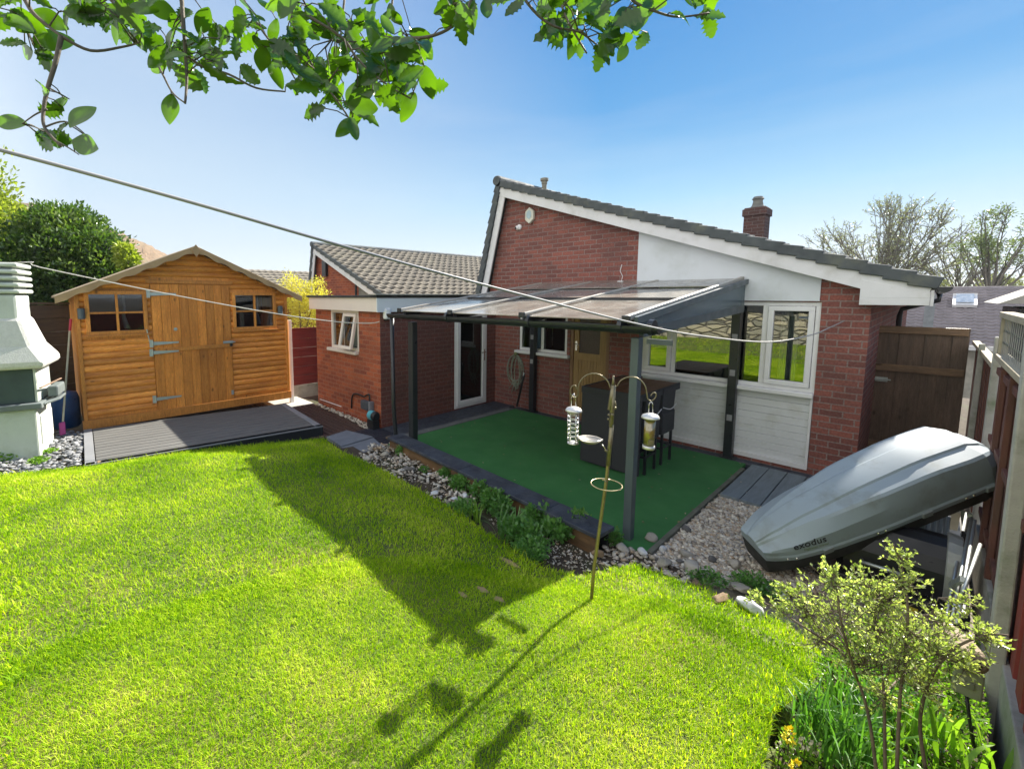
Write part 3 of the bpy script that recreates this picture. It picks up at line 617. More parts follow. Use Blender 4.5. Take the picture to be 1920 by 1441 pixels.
def edist(px, py):
    best = np.full(px.shape, 1e9); ez = np.zeros(px.shape)
    for a, b in zip(EA[:-1], EA[1:]):
        d = b[:2] - a[:2]; t = np.clip(((px - a[0]) * d[0] + (py - a[1]) * d[1]) / (d @ d), 0, 1)
        q = np.hypot(px - a[0] - t * d[0], py - a[1] - t * d[1]); k = q < best
        best = np.where(k, q, best); ez = np.where(k, a[2] + t * (b[2] - a[2]), ez)
    return best, ez
def lawn_h(px, py):
    d, ez = edist(px, py); t = np.clip(d / .9, 0, 1); t = t * t * (3 - 2 * t)
    h = ez + (.30 - ez) * t + .012 * np.sin(px * 3.1 + 1) * np.sin(py * 2.7) * t
    return h + np.clip(-.5 - py, 0, 5) * .07
def lz(x, y): return float(lawn_h(np.array([x]), np.array([y]))[0])
def onlawn(u, v):
    z = .2
    for _ in range(12): p = atZ(u, v, z); z = lz(p.x, p.y)
    return atZ(u, v, z)
m_lawn, t_, NN, LL_, P_ = newmat('turf_base')
c = mix(t_, remap(t_, noise(t_, 40, 6), .35, .65), (.05, .075, .014), (.15, .19, .035))
c = mix(t_, remap(t_, noise(t_, 1.1, 6), .5, .68), c, (.20, .18, .05)); LL_.new(c, P_.inputs['Base Color']); P_.inputs['Roughness'].default_value = .9
LL_.new(bumpn(t_, noise(t_, 90, 5), .8, .02), P_.inputs['Normal'])
cell = .05; xs = np.arange(-12, .36, cell); ys_ = np.arange(-4.6, 4.2, cell)
GX, GY = np.meshgrid(xs, ys_); ins = inside(GX + cell / 2, GY + cell / 2, poly); HZ = lawn_h(GX, GY)
V = np.stack([GX.ravel(), GY.ravel(), HZ.ravel()], 1); a_, b_ = GX.shape
ii, jj = np.nonzero(ins[:-1, :-1]); q = ii * b_ + jj; F = np.stack([q, q + 1, q + b_ + 1, q + b_], 1)
used = np.unique(F); mp_ = -np.ones(len(V), int); mp_[used] = np.arange(len(used)); V2 = V[used]; F2 = mp_[F]
# skirt down at the boundary
ek = {}
for f in F2:
    for a, b in ((f[0], f[1]), (f[1], f[2]), (f[2], f[3]), (f[3], f[0])):
        k = (min(a, b), max(a, b)); ek[k] = None if k in ek else (a, b)
sk = [v for v in ek.values() if v]; nb = len(V2); ext = []; F3 = []
for a, b in sk:
    ext += [V2[a] * (1, 1, 0) + (0, 0, -.15), V2[b] * (1, 1, 0) + (0, 0, -.15)]; F3.append((b, a, nb + len(ext) - 2, nb + len(ext) - 1))
V2 = np.concatenate([V2, np.array(ext)]); F2 = np.concatenate([F2, np.array(F3)])
tag(npmesh('lawn', V2, F2, m_lawn, smooth=False), kind='structure')
SPOTS = []
for (u, v, a, b) in ((955, 1054, .10, .03), (905, 1106, .05, .03), (936, 1124, .045, .03), (868, 1115, .04, .02), (600, 886, .025, .02)):
    p = onlawn(u, v); SPOTS.append((p.x, p.y, a, b))
# grass blades
m_grass = leaf_mat('grass_blades', [(.08, .17, .003), (.20, .38, .006), (.46, .60, .014), (.78, .76, .20)], trans=.5, rough=.6, spec=.12, ns=1.6, tcol=(1.35, 1.42, .2))
def blades(n, x0, x1, y0, y1, hmin, hmax, wd, keep=None):
    px = rng.uniform(x0, x1, n); py = rng.uniform(y0, y1, n); k = inside(px, py, poly)
    for (sx_, sy_, rx_, ry_) in SPOTS: k &= (((px - sx_) / rx_) ** 2 + ((py - sy_) / ry_) ** 2 > rng.uniform(.3, 1.5, n))
    if keep is not None: k &= keep(px, py)
    px, py = px[k], py[k]; n = len(px); pz = lawn_h(px, py)
    patch = np.sin(px * 2.3 + np.sin(py * 3)) * np.sin(py * 2.9 + 1.3 * np.sin(px * 1.7)); hh = rng.uniform(hmin, hmax, n) * (1 + .05 * patch) * (1 + .10 * np.sin(px * 17 + 3 * np.sin(py * 13)) * np.sin(py * 19 + 2 * np.sin(px * 11))) * (1 + .5 * (rng.uniform(0, 1, n) > .985))
    az = rng.uniform(0, 2 * np.pi, n); ln = rng.uniform(.1, 1.5, n) * hh; dx, dy = np.cos(az), np.sin(az); wx, wy = -dy * wd / 2, dx * wd / 2
    b = np.stack([px, py, pz - .004], 1)
    P = [b + np.stack([wx, wy, 0 * wx], 1), b - np.stack([wx, wy, 0 * wx], 1),
         b + np.stack([dx * ln * .35 - wx * .8, dy * ln * .35 - wy * .8, hh * .6], 1), b + np.stack([dx * ln * .35 + wx * .8, dy * ln * .35 + wy * .8, hh * .6], 1),
         b + np.stack([dx * ln, dy * ln, hh], 1)]
    V = np.stack(P, 1).reshape(-1, 3); k = np.arange(n) * 5
    F = np.concatenate([np.stack([k, k + 1, k + 2], 1), np.stack([k, k + 2, k + 3], 1), np.stack([k + 3, k + 2, k + 4], 1)])
    return V, F
def dist(px, py): return np.hypot(px, py)
sets = [blades(360000, -3.0, .35, -1.2, 2.9, .011, .030, .0032, lambda x, y: dist(x, y) < 3.0),
        blades(400000, -8.0, .35, -1.8, 3.9, .016, .038, .0048, lambda x, y: dist(x, y) >= 2.8),
        blades(26000, -12, .3, -4.5, 1, .03, .06, .012, lambda x, y: (dist(x, y) > 1.5) & (y < -.2)),
        blades(60000, -9, .3, .5, 3.9, .03, .065, .005, lambda x, y: edist(x, y)[0] < .10 + .05 * np.sin(x * 9))]
off = 0; VV, FF = [], []
for v, f in sets: VV.append(v); FF.append(f + off); off += len(v)
tag(npmesh('grass', np.concatenate(VV), np.concatenate(FF), m_grass), 'short bright green lawn grass with yellow patches', 'grass', kind='stuff')
m_bare = M('dry_bare_soil', (.38, .26, .12), .95, (.27, .22, .08), 14, .8, 60)
for k_, (sx_, sy_, rx_, ry_) in enumerate(SPOTS):
    g_r = random.Random(k_); n_p = 22; mbp = MB(); c_ = (sx_, sy_, lz(sx_, sy_) + .004); ring_ = []
    for i in range(n_p):
        a = 2 * math.pi * i / n_p; q = g_r.uniform(.75, 1.1); x, y = sx_ + rx_ * q * math.cos(a), sy_ + ry_ * q * math.sin(a); ring_.append((x, y, lz(x, y) + .004))
    mbp.add([c_] + ring_, [(0, 1 + i, 1 + (i + 1) % n_p) for i in range(n_p)]); tag(mbp.build('bare_patch', m_bare, fixn=False), kind='structure')
# ================================================================== PATIO, BED, GRAVEL, PATHS
m_turf = M('artificial_grass', (.035, .18, .05), .9, (.055, .24, .065), 2.2, 1.0, 420, dist=.012)
tag(MB().box(-5.22, -1.47, 3.62, 6.62, -.04, .0).build('patio', m_turf), kind='structure')
m_slate = M('dark_slate', (.055, .07, .095), .5, (.025, .03, .042), 7, .9, 55, spec=.5, dirt=(.10, .11, .12), ds=9, dist=.008)
m_kerb = M('grey_edging', (.16, .17, .17), .8, (.10, .11, .11), 5, .5, 50)
tag(MB().box(-5.895, -5.38, 4.0, 6.79, -.03, .004).box(-5.3, XR, 6.62, 6.8, -.08, -.006).build('slate_path', m_slate), kind='structure')
tag(MB().box(-5.375, -5.225, 3.75, 6.6, -.03, .008).build('edging', m_kerb, bev=.004), kind='structure')
tag(MB().box(-1.468, -1.425, 3.66, 6.4, -.06, .012).build('kerb', M('mossy_kerb', (.14, .14, .12), .9, (.07, .08, .05), 8, .7, 50), bev=.006), kind='structure')
bed = MB()
bx = np.linspace(-5.35, -1.0, 40)
for k in range(39):
    xa, xb = bx[k], bx[k + 1]
    yb = lambda x: 3.46 - (x + 4.97) * .0613
    yl = lambda x: np.interp(x, [p.x for p in EP[4:14]][::1], [p.y for p in EP[4:14]]) - .1
    bed.add([(xa, yl(xa), .07), (xb, yl(xb), .07), (xb, yb(xb) + .05, .0), (xa, yb(xa) + .05, .0)], [(0, 1, 2, 3)])
tag(bed.build('flower_bed', m_soil, fixn=False), kind='structure')
tag(MB().box(-1.42, .34, 3.35, 6.0, -.1, -.035).build('gravel_bed', M('grit', (.30, .27, .22), .95, (.14, .12, .10), 30, .9, 120)), kind='structure')
# grey boards by the plinth
m_board = M('blue_grey_deck', (.17, .21, .235), .6, (.12, .15, .17), 4, .4, 60, stretch=(8, 1, 8))
dk = thing('deck_step', (-1.1, 6.1, -.02), 'small blue grey boarded step at the foot of the white cladding', 'decking')
for i in range(5):
    x = -1.405 + i * .185; MB().box(x + .004, x + .179, 5.35, 6.62, -.03, .015).build('board', m_board, dk, bev=.004)
MB().box(-1.41, -.47, 5.34, 6.62, -.06, -.031).build('frame', m_dark, dk)
# side passage
tag(MB().box(-.45, .34, 6.0, 16, -.1, -.05).build('side_path', M('path_concrete', (.4, .38, .34), .9, (.3, .29, .26), 4, .5, 50)), kind='structure')
# brown decking in front of the extension
m_deckb = M('brown_deck', (.075, .045, .035), .6, (.045, .028, .024), 4, .4, 60, stretch=(1, 8, 8))
d1 = thing('path_decking', (-7.4, 3.6, 0), 'dark brown ribbed decking path running below the extension window', 'decking')
for i in range(11):
    y = 2.92 + i * .092; MB().box(-9.0, -6.05, y + .008, y + .084, -.03, .0).build('board', m_deckb, d1, bev=.006)
m_deckd = M('black_deck', (.028, .032, .045), .5, (.018, .02, .03), 4, .4, 60, stretch=(8, 1, 8))
d2 = thing('path_decking', (-5.6, 3.7, 0), 'dark blue-black ribbed decking beside the canopy downpipe', 'decking')
for i in range(10):
    x = -6.04 + i * .085; MB().box(x + .006, x + .078, 3.34 if i > 2 else 3.2, 3.99, -.03, .006).build('board', m_deckd, d2, bev=.005)
m_slab = M('grey_slab', (.17, .19, .22), .8, (.12, .14, .165), 4, .4, 60)
for k, (q, lab) in enumerate(((((612, 818), (650, 806), (700, 818), (640, 836)), 'grey paving slab touching the corner of the shed deck'), (((640, 838), (700, 820), (722, 838), (660, 853)), 'grey paving slab at the corner of the stony bed'))):
    P4 = [atZ(u, v, .035) for u, v in q]
    tag(MB().prism([tuple(p) for p in P4], (0, 0, -.05)).build('paving_slab', m_slab, bev=.004), lab, 'paving slab', 'slabs between the decks')
tag(MB().box(-9.6, -8.2, 3.2, 3.95, -.02, .003).build('paving', M('pale_paving', (.5, .5, .44), .9)), kind='structure')
# slate-capped sleeper wall
lw = thing('low_wall', (-3.3, 3.4, 0), 'low timber edging wall capped with long dark slates along the patio', 'wall')
pf = [Vector((-4.97, 3.46, .2)), Vector((-1.69, 3.25, .2))]; dv = pf[1] - pf[0]; wv = Vector((.016, .25, 0))
ts = [0, .17, .46, .83, 1.0]
for a, b in zip(ts, ts[1:]):
    p, q = pf[0] + dv * (a + .001), pf[0] + dv * (b - .001)
    MB().prism([tuple(p), tuple(q), tuple(q + wv), tuple(p + wv)], (0, 0, -.035)).build('slate_cap', m_slate, lw, bev=.005)
a, b = pf[0] + Vector((.02, .03, -.036)), pf[1] + Vector((-.03, .03, -.036))
m_sleeper = M('orange_sleeper', (.20, .115, .05), .8, (.10, .06, .03), 3, .5, 50, stretch=(1, 6, 6), dirt=(.05, .04, .03), ds=3)
MB().prism([tuple(a), tuple(b), tuple(b + Vector((0, .05, 0))), tuple(a + Vector((0, .05, 0)))], (0, 0, -.2)).build('timber', m_sleeper, lw, bev=.005)
MB().prism([tuple(a + Vector((0, .19, 0))), tuple(b + Vector((0, .19, 0))), tuple(b + Vector((0, .21, 0))), tuple(a + Vector((0, .21, 0)))], (0, 0, -.2)).build('timber', m_dark, lw)
# ================================================================== ROCKS AND PEBBLES
def rock_arr(n, sub=1):
    t = (1 + 5 ** .5) / 2
    v = np.array([(-1, t, 0), (1, t, 0), (-1, -t, 0), (1, -t, 0), (0, -1, t), (0, 1, t), (0, -1, -t), (0, 1, -t), (t, 0, -1), (t, 0, 1), (-t, 0, -1), (-t, 0, 1)], float); v /= np.linalg.norm(v[0])
    f = [(0, 11, 5), (0, 5, 1), (0, 1, 7), (0, 7, 10), (0, 10, 11), (1, 5, 9), (5, 11, 4), (11, 10, 2), (10, 7, 6), (7, 1, 8), (3, 9, 4), (3, 4, 2), (3, 2, 6), (3, 6, 8), (3, 8, 9), (4, 9, 5), (2, 4, 11), (6, 2, 10), (8, 6, 7), (9, 8, 1)]
    for _ in range(sub):
        m = {}; nf = []; v = list(map(tuple, v))
        def mid(a, b):
            k = (min(a, b), max(a, b))
            if k not in m: p = (np.array(v[a]) + v[b]) / 2; v.append(tuple(p / np.linalg.norm(p))); m[k] = len(v) - 1
            return m[k]
        for a, b, c in f: x, y, z = mid(a, b), mid(b, c), mid(c, a); nf += [(a, x, z), (b, y, x), (c, z, y), (x, y, z)]
        f = nf; v = np.array(v)
    return v, np.array(f)
RV, RF = rock_arr(0, 2); PV, PF = rock_arr(0, 0)
m_rock = M('pale_rock', (.40, .38, .33), .85, (.24, .22, .18), 9, .9, 40, dirt=(.14, .15, .08), ds=7)
m_rockw = M('white_rock', (.62, .64, .66), .8, (.42, .43, .42), 9, .8, 40)
m_rockd = M('dark_rock', (.13, .125, .12), .85, (.07, .07, .065), 9, .8, 40)
m_rockb = M('brown_rock', (.24, .17, .10), .9, (.14, .10, .06), 9, .9, 40)
def rock(u, v, z, s, m, label, flat=.55, seed=0, asp=.8, grp=None):
    s = s * .78
    p = atZ(u, v, z); g = np.random.default_rng(seed + int(u)); Vr = RV.copy()
    for k in range(15):
        d = g.normal(size=3); d /= np.linalg.norm(d); c = g.uniform(.5, .82); h = Vr @ d; Vr -= np.outer(np.clip(h - c, 0, None), d) * .85
    Vr *= (1 + .06 * np.sin(Vr @ (g.normal(size=3) * 5)))[:, None]
    a = g.uniform(0, 3.1); ca, sa = math.cos(a), math.sin(a); Vr = Vr * (s, s * asp, s * flat) @ np.array([(ca, sa, 0), (-sa, ca, 0), (0, 0, 1)]) + (p.x, p.y, z + s * flat * .35)
    o = npmesh('rock', Vr, RF, m, smooth=False); tag(o, label, 'rock', grp); return o
rocks = [(815, 925, .07, .085, m_rockw, 'large flat blue-white rock at the lawn edge of the bed'), (850, 935, .07, .05, m_rockw, 'white lumpy rock just right of the flat blue-white one'), (872, 930, .06, .07, m_rockw, 'grey-white rock touching the bed plants'),
    (768, 880, .05, .11, m_rockd, 'long grey rock lying across the stony bed', ), (790, 897, .06, .09, m_rock, 'flat pale slab rock beside the long grey rock'), (722, 852, .06, .09, m_rock, 'pale quartz rock near the stacked stones'),
    (690, 862, .06, .085, m_rock, 'grey-white rock at the narrow end of the bed'), (806, 890, .05, .045, m_rockw, 'small bright white stone under the leafy clump'), (822, 897, .04, .06, m_rock, 'rounded pale rock close to the timber wall'),
    (820, 915, .06, .045, m_rock, 'small round stone above the flat blue-white rock'), (745, 832, .06, .09, m_rockd, 'dark mossy stone against the end of the slate wall'), (706, 842, .05, .10, m_rockb, 'brown flat stone beside the paving slab'), (730, 822, .10, .08, m_rockb, 'brown stone stacked under the first slate cap'),
    (660, 858, .06, .07, m_rockb, 'brown stone wedged under the slab corner'),
    (1222, 1012, -.01, .10, m_rock, 'cream boulder at the foot of the grey canopy post'), (1243, 1030, -.01, .055, m_rockw, 'small bluish white stone by the cream boulder'), (1205, 1037, .02, .07, m_rockw, 'jagged white stone at the corner of the lawn'),
    (1285, 992, -.02, .09, m_rockd, 'dark flat stone lying on the gravel'), (1287, 1040, -.01, .10, m_rock, 'pale flat stone low on the gravel'), (1275, 1052, .0, .05, m_rockd, 'small dark stone beside the pale flat one'),
    (1245, 1058, .02, .09, m_rock, 'rough pale rock at the lawn corner under the gravel'), (1298, 1068, .03, .11, m_rock, 'ridged pale rock between gravel and grass'), (1335, 1050, -.01, .06, m_rockd, 'dark stone at the lower edge of the gravel'), (1378, 1060, .0, .09, m_rock, 'upright pale stone near the roof box tip'),
    (1306, 1095, .05, .06, m_rockb, 'brown pebble half sunk in the grass'), (1392, 1103, .03, .10, m_rock, 'flat grass-grown stone below the roof box tip'), (1348, 1125, .08, .12, m_rockb, 'long brown edging stone in the grass'), (1408, 1142, .08, .12, m_rockw, 'big white boulder in sunlight at the lawn edge'),
    (1448, 1110, .0, .09, m_rock, 'grey rock in the shade behind the white boulder'), (1470, 1122, .0, .06, m_rockw, 'pale stone beside the grey shaded rock'), (1120, 1040, .05, .07, m_rockb, 'brown stone behind the feeder pole'), (1165, 1030, .02, .09, m_rock, 'mossy stone by the end of the slate wall'),
    (900, 905, .1, .0, m_rock, '')]
for k, r in enumerate(rocks):
    if r[3] > 0: rock(*r[:6], seed=k * 13, flat=.35 if 'flat' in r[5] or 'long' in r[5] else .6, asp=.45 if 'long' in r[5] else .8, grp='stones along the bed and gravel')
def pebbles(name, n, polyxy, zf, smin, smax, m, label, flat=.6):
    px = np.array([p[0] for p in polyxy]); py = np.array([p[1] for p in polyxy])
    x = rng.uniform(px.min(), px.max(), n); y = rng.uniform(py.min(), py.max(), n); k = inside(x, y, polyxy); x, y = x[k], y[k]; n = len(x)
    s = rng.uniform(smin, smax, n) * rng.uniform(.6, 1.3, n); V = np.repeat(PV[None], n, 0) * (1 + rng.normal(0, .16, (n, 12, 1)))
    V = V * np.stack([s, s * rng.uniform(.5, 1, n), s * rng.uniform(.3, flat, n)], 1)[:, None, :]
    a = rng.uniform(0, 6.28, n); ca, sa = np.cos(a)[:, None], np.sin(a)[:, None]
    tl = rng.normal(0, .3, (n, 1)); z = V[:, :, 2] + tl * V[:, :, 0]
    V = np.stack([V[:, :, 0] * ca - V[:, :, 1] * sa + x[:, None], V[:, :, 0] * sa + V[:, :, 1] * ca + y[:, None], z + zf(x, y)[:, None] + rng.uniform(-.3, .9, n)[:, None] * s[:, None]], 2).reshape(-1, 3)
    F = (PF[None] + (np.arange(n) * 12)[:, None, None]).reshape(-1, 3)
    return tag(npmesh(name, V, F, m), label, 'gravel', kind='stuff')
def peb_mat(name, cols):
    m, t, NN, LL, P = newmat(name); g = NN.new('ShaderNodeNewGeometry'); rp = NN.new('ShaderNodeValToRGB'); e = rp.color_ramp.elements; e[0].color = cols[0] + (1,); e[1].color = cols[-1] + (1,)
    for i, c in enumerate(cols[1:-1]): k = rp.color_ramp.elements.new((i + 1) / (len(cols) - 1)); k.color = c + (1,)
    LL.new(g.outputs['Random Per Island'], rp.inputs[0]); n3 = remap(t, noise(t, 70, 4), .3, .7, .7, 1.15); c = mix(t, 1.0, rp.outputs[0], n3, 'MULTIPLY'); LL.new(c, P.inputs['Base Color'])
    P.inputs['Roughness'].default_value = .8; LL.new(bumpn(t, noise(t, 150, 3), .4, .003), P.inputs['Normal']); return m
m_peb = peb_mat('mixed_pebbles', [(.20, .17, .14), (.38, .34, .27), (.52, .48, .40), (.70, .67, .58), (.38, .28, .18), (.58, .57, .54)])
m_peb2 = peb_mat('slate_chips', [(.12, .13, .14), (.22, .23, .24), (.34, .35, .36), (.18, .18, .17)])
gp = [(-1.41, 5.5)] + [(p.x, p.y) for p in (atZ(1388, 916, -.02), atZ(1450, 948, -.02), atZ(1500, 960, -.02), atZ(1640, 1060, -.02), atZ(1500, 1120, -.02), atZ(1330, 1090, .0), atZ(1245, 1048, .02))] + [(-1.42, 3.6)]
pebbles('gravel', 38000, gp, lambda x, y: -.03 + 0 * x, .009, .022, m_peb, 'loose pale and brown pebbles between patio and roof box')
gp = [(p.x, p.y) for p in (atZ(655, 855, .05), atZ(690, 838, .05), atZ(735, 825, .05), atZ(790, 850, .03), atZ(900, 905, .03), atZ(885, 965, .08), atZ(800, 925, .07), atZ(700, 875, .07))]
pebbles('gravel', 1500, gp, lambda x, y: .04 + .03 * np.sin(x * 9) * np.sin(y * 11), .006, .032, m_peb, 'flat stones and pebbles in the bed below the slate wall', .5)
gp = [(p.x, p.y) for p in (atZ(85, 848, .12), atZ(112, 806, .12), atZ(155, 812, .12), atZ(152, 872, .13), atZ(0, 892, .15), atZ(-200, 905, .15), atZ(-200, 870, .12))]
tag(MB().prism([(x, y, .10) for x, y in gp], (0, 0, -.15)).build('slate_bed', m_soil), kind='structure')
pebbles('slate_chips', 3500, gp, lambda x, y: .11 + 0 * x, .018, .04, m_peb2, 'grey slate chippings around the masonry barbecue', .3)
gp = [(-8.1, 3.93), (-8.1, 3.99), (-5.98, 3.99), (-5.98, 3.78), (-6.7, 3.86)]
pebbles('gravel', 700, gp, lambda x, y: .0 + 0 * x, .012, .03, m_peb, 'strip of pale pebbles along the foot of the extension')
px = rng.uniform(-5.9, -1.3, 150); py = rng.uniform(2.9, 6.7, 150); pz = np.where((py > 3.62) & (px > -5.2) & (px < -1.48), .004, .03); k = (py > 3.65) | (px < -5.3); px, py, pz = px[k], py[k], pz[k]
LP = np.stack([px, py, pz], 1); LD = np.concatenate([rng.normal(0, 1, (len(px), 2)), np.full((len(px), 1), .05)], 1)
LV, LF = [], []
for k_ in range(len(px)):
    d = LD[k_] / np.linalg.norm(LD[k_]); s_ = rng.uniform(.008, .022); sd0 = np.array([-d[1], d[0], 0]) * s_ * .5; LV += [LP[k_], LP[k_] + d * s_ + sd0 + (0, 0, .003), LP[k_] + d * s_ * 2, LP[k_] + d * s_ - sd0 + (0, 0, .002)]; LF.append((4 * k_, 4 * k_ + 1, 4 * k_ + 2, 4 * k_ + 3))
tag(npmesh('leaf_litter', np.array(LV), np.array(LF), peb_mat('dry_leaves', [(.10, .07, .03), (.24, .17, .07), (.45, .40, .28)])), 'scattered dry leaves and petals on the patio and decking', 'leaf litter', kind='stuff')
gp = [(-1.72, 3.60), (-1.42, 3.62), (-1.05, 3.62), (-1.1, 3.35), (-1.5, 3.12), (-1.75, 3.22)]
tag(MB().prism([(x, y, .0) for x, y in gp], (0, 0, -.15)).build('soil_bank', m_soil), kind='structure')
pebbles('gravel', 700, [(-2.6, 3.25), (-1.75, 3.2), (-1.5, 3.0), (-1.9, 2.85), (-2.7, 3.0)], lambda x, y: .045 + 0 * x, .004, .014, m_peb, 'fine grit and litter on the bare soil of the bed')
pebbles('gravel', 500, gp, lambda x, y: .0 + 0 * x, .008, .03, m_peb, 'stray pebbles and soil at the foot of the grey canopy post')
# ================================================================== SHED
XS = -8.5
shed = thing('garden_shed', (-9.5, 1.95, .1), 'orange stained wooden garden shed with double window front and scalloped bargeboards', 'shed')
def wood(name, a, b, st, sc=3): 
    m, t, NN, LL, P = newmat(name)
    n1 = noise(t, sc, 10, st, .7); c = mix(t, remap(t, n1, .36, .62), a, b); n1b = remap(t, noise(t, sc * 5, 8, st, .7), .35, .65, .72, 1.15); c = mix(t, 1.0, c, n1b, 'MULTIPLY')
    kn = NN.new('ShaderNodeTexVoronoi'); kn.inputs['Scale'].default_value = 1; g = NN.new('ShaderNodeNewGeometry'); mp = NN.new('ShaderNodeMapping'); mp.inputs['Scale'].default_value = tuple(6.5 if s > 2 else 3.2 for s in st); LL.new(g.outputs['Position'], mp.inputs[0]); LL.new(mp.outputs[0], kn.inputs['Vector'])
    c = mix(t, remap(t, kn.outputs['Distance'], .05, .13, .85, 0), c, tuple(x * .22 for x in a))
    c = mix(t, remap(t, noise(t, 1.3, 6), .5, .75, 0, .6), c, tuple(x * .55 for x in b))
    rp_ = remap(t, g.outputs['Random Per Island'], 0, 1, .66, 1.2); c = mix(t, 1.0, c, rp_, 'MULTIPLY')
    LL.new(c, P.inputs['Base Color']); P.inputs['Roughness'].default_value = .5; P.inputs['Specular IOR Level'].default_value = .35
    LL.new(bumpn(t, noise(t, sc * 8, 6, st), .35, .003), P.inputs['Normal']); return m
m_shh = wood('orange_boards', (.86, .36, .065), (.62, .21, .035), (6, 1, 9)); m_shv = wood('orange_upright_boards', (.82, .33, .06), (.58, .20, .032), (6, 9, 1)); m_shf = wood('orange_frame', (.78, .32, .06), (.60, .23, .045), (6, 6, 1.2))
ty = toXp(XS)
Ya, Yb, ZE, ZA, Ym = .36, 3.57, 2.20, 2.93, 1.96
P1 = atX(280, 530, XS); P2 = atX(428, 533, XS); dya, dyb = P1.y, P2.y; dzb, dzt = .235, P1.z - .02
W1 = (atX(160, 600, XS).y, atX(277, 600, XS).y, atX(165, 629, XS).z, atX(200, 545, XS).z); W2 = (atX(436, 600, XS).y, atX(517, 600, XS).y, atX(440, 619, XS).z, atX(470, 548, XS).z)
roofz = lambda y: ZA - abs(y - Ym) * (ZA - ZE) / (Ym - Ya)
# log-lap siding: rounded boards
mb = MB(); bh = .098
def lapboard(y0, y1, z, h, hold=None):
    n = 5; pts = []
    for k in range(n + 1):
        f = k / n; pts.append((.004 + .020 * math.sin(math.pi * min(1, f * 1.02)) ** .6, z + .003 + (h - .006) * f))
    V = []; 
    for y in (y0, y1): V += [(XS + d, y, zz) for d, zz in pts]
    mb.add(V, [(k, k + 1, n + 2 + k, n + 1 + k) for k in range(n)])
z = .31
while z < ZA - .02:
    h = bh; zc = z + h * .9
    half = (ZA - zc) / (ZA - ZE) * (Ym - Ya) if zc > ZE else 9
    a, b = max(Ya + .05, Ym - half), min(Yb - .05, Ym + half)
    segs = [(a, b)]
    for (p, q, r, s_) in ((dya - .01, dyb + .01, 0, dzt + .05), W1, W2):
        if z + h > r + .02 and z < s_ - .02: segs = [t for (x, y) in segs for t in ((x, min(y, p)), (max(x, q), y)) if t[1] - t[0] > .02]
    for x, y in segs: lapboard(x, y, z, h)
    z += h
mb.build('siding', m_shh, shed, smooth=False, fixn=False)
mb = MB().box(XS - 2.1, XS - .004, Ya + .01, Yb - .01, .2, 1.20)
mb.box(XS - 2.1, XS - 2.0, Ya + .01, Yb - .01, 1.2, ZE); mb.box(XS - 2.0, XS - .004, Ya + .01, Ya + .05, 1.2, ZE); mb.box(XS - 2.0, XS - .004, Yb - .05, Yb - .01, 1.2, ZE)
mb.build('wall', m_shf, shed)
mb = MB()   # front inner skin with window holes
wall(mb, Ya + .05, Yb - .05, 1.2, lambda s: roofz(s) - .01, [(W1[0] + .05, W1[1] - .05, W1[2] + .05, W1[3] - .05), (W2[0] + .05, W2[1] - .05, W2[2] + .05, W2[3] - .05)], lambda s, z, d: (XS - .003 - d, s, z), .04, [Ym]); mb.build('wall', m_shf, shed, fixn=False)
MB().box(XS - 1.9, XS - 1.0, Ya + .1, Yb - .1, 1.2, ZE).build('interior', m_room, shed)
mb = MB()
for y in (Ya, Yb - .05): mb.box(XS - .01, XS + .035, y, y + .05, .18, ZE - .03)
mb.build('corner_post', m_shf, shed, bev=.003)
MB().box(XS + .0, XS + .05, Ya - .02, Yb + .02, .13, .27).build('floor_bearer', m_shf, shed, bev=.004)
MB().box(XS + .005, XS + .04, dya - .06, dyb + .06, dzt + .01, dzt + .07).build('lintel', m_shf, shed, bev=.004)
# door made of upright boards
mb = MB(); nbd = 9; bw = (dyb - dya) / nbd
zsplit = atX(290, 655, XS).z
for (za, zb) in ((dzb, zsplit - .004), (zsplit + .004, dzt)):
    for i in range(nbd): mb.box(XS + .012, XS + .034, dya + i * bw + .0035, dya + (i + 1) * bw - .0035, za, zb)
    mb.box(XS + .008, XS + .022, dya + .01, dyb - .01, za + .01, zb - .01)
sd_ = mb.build('door', m_shv, shed, bev=.003)
MB().box(XS + .036, XS + .058, dya + .02, dyb - .02, zsplit - .045, zsplit + .02).build('ledge', m_shf, sd_, bev=.004)
m_hinge = M('zinc_hinge', (.5, .55, .52), .4, (.4, .44, .42), 12, .1, 60, metal=.6)
for (u, v) in ((282, 551), (288, 644), (288, 661), (294, 748)):
    p = atX(u, v, XS + .06); sgn = 1
    MB().prism([(XS + .060, p.y - .01, p.z + .03), (XS + .060, p.y - .01, p.z - .03), (XS + .060, p.y + .36, p.z - .012), (XS + .060, p.y + .36, p.z + .012)], (.005, 0, 0)).box(XS + .036, XS + .062, p.y - .055, p.y - .012, p.z - .06, p.z + .06).tube([(XS + .066, p.y - .012, p.z - .06), (XS + .066, p.y - .012, p.z + .06)], .008, 8).build('hinge', m_hinge, sd_)
p = atX(428, 641, XS + .05); MB().box(XS + .06, XS + .068, p.y - .09, p.y + .08, p.z - .022, p.z + .022).tube([(XS + .08, p.y - .09, p.z), (XS + .08, p.y + .11, p.z)], .008, 8).build('bolt', m_hinge, sd_)
MB().lathe((XS + .075, p.y + .04, p.z - .075), [(.02, 0), (.026, .01), (.026, .04), (.014, .05)], 12).build('padlock', m_black, sd_)
p = atX(329, 617, XS + .03); MB().lathe((XS + .03, p.y, p.z), [(.028, 0), (.028, .008), (.01, .01)], 14, (1, 0, 0)).build('keyhole_cover', m_hinge, sd_)
p = atX(275, 618, XS + .05); MB().tube([(XS + .04, p.y, p.z), (XS + .06, p.y, p.z), (XS + .06, p.y + .02, p.z - .14), (XS + .045, p.y + .03, p.z - .2)], .008, 8).build('cabin_hook', m_hinge, sd_)
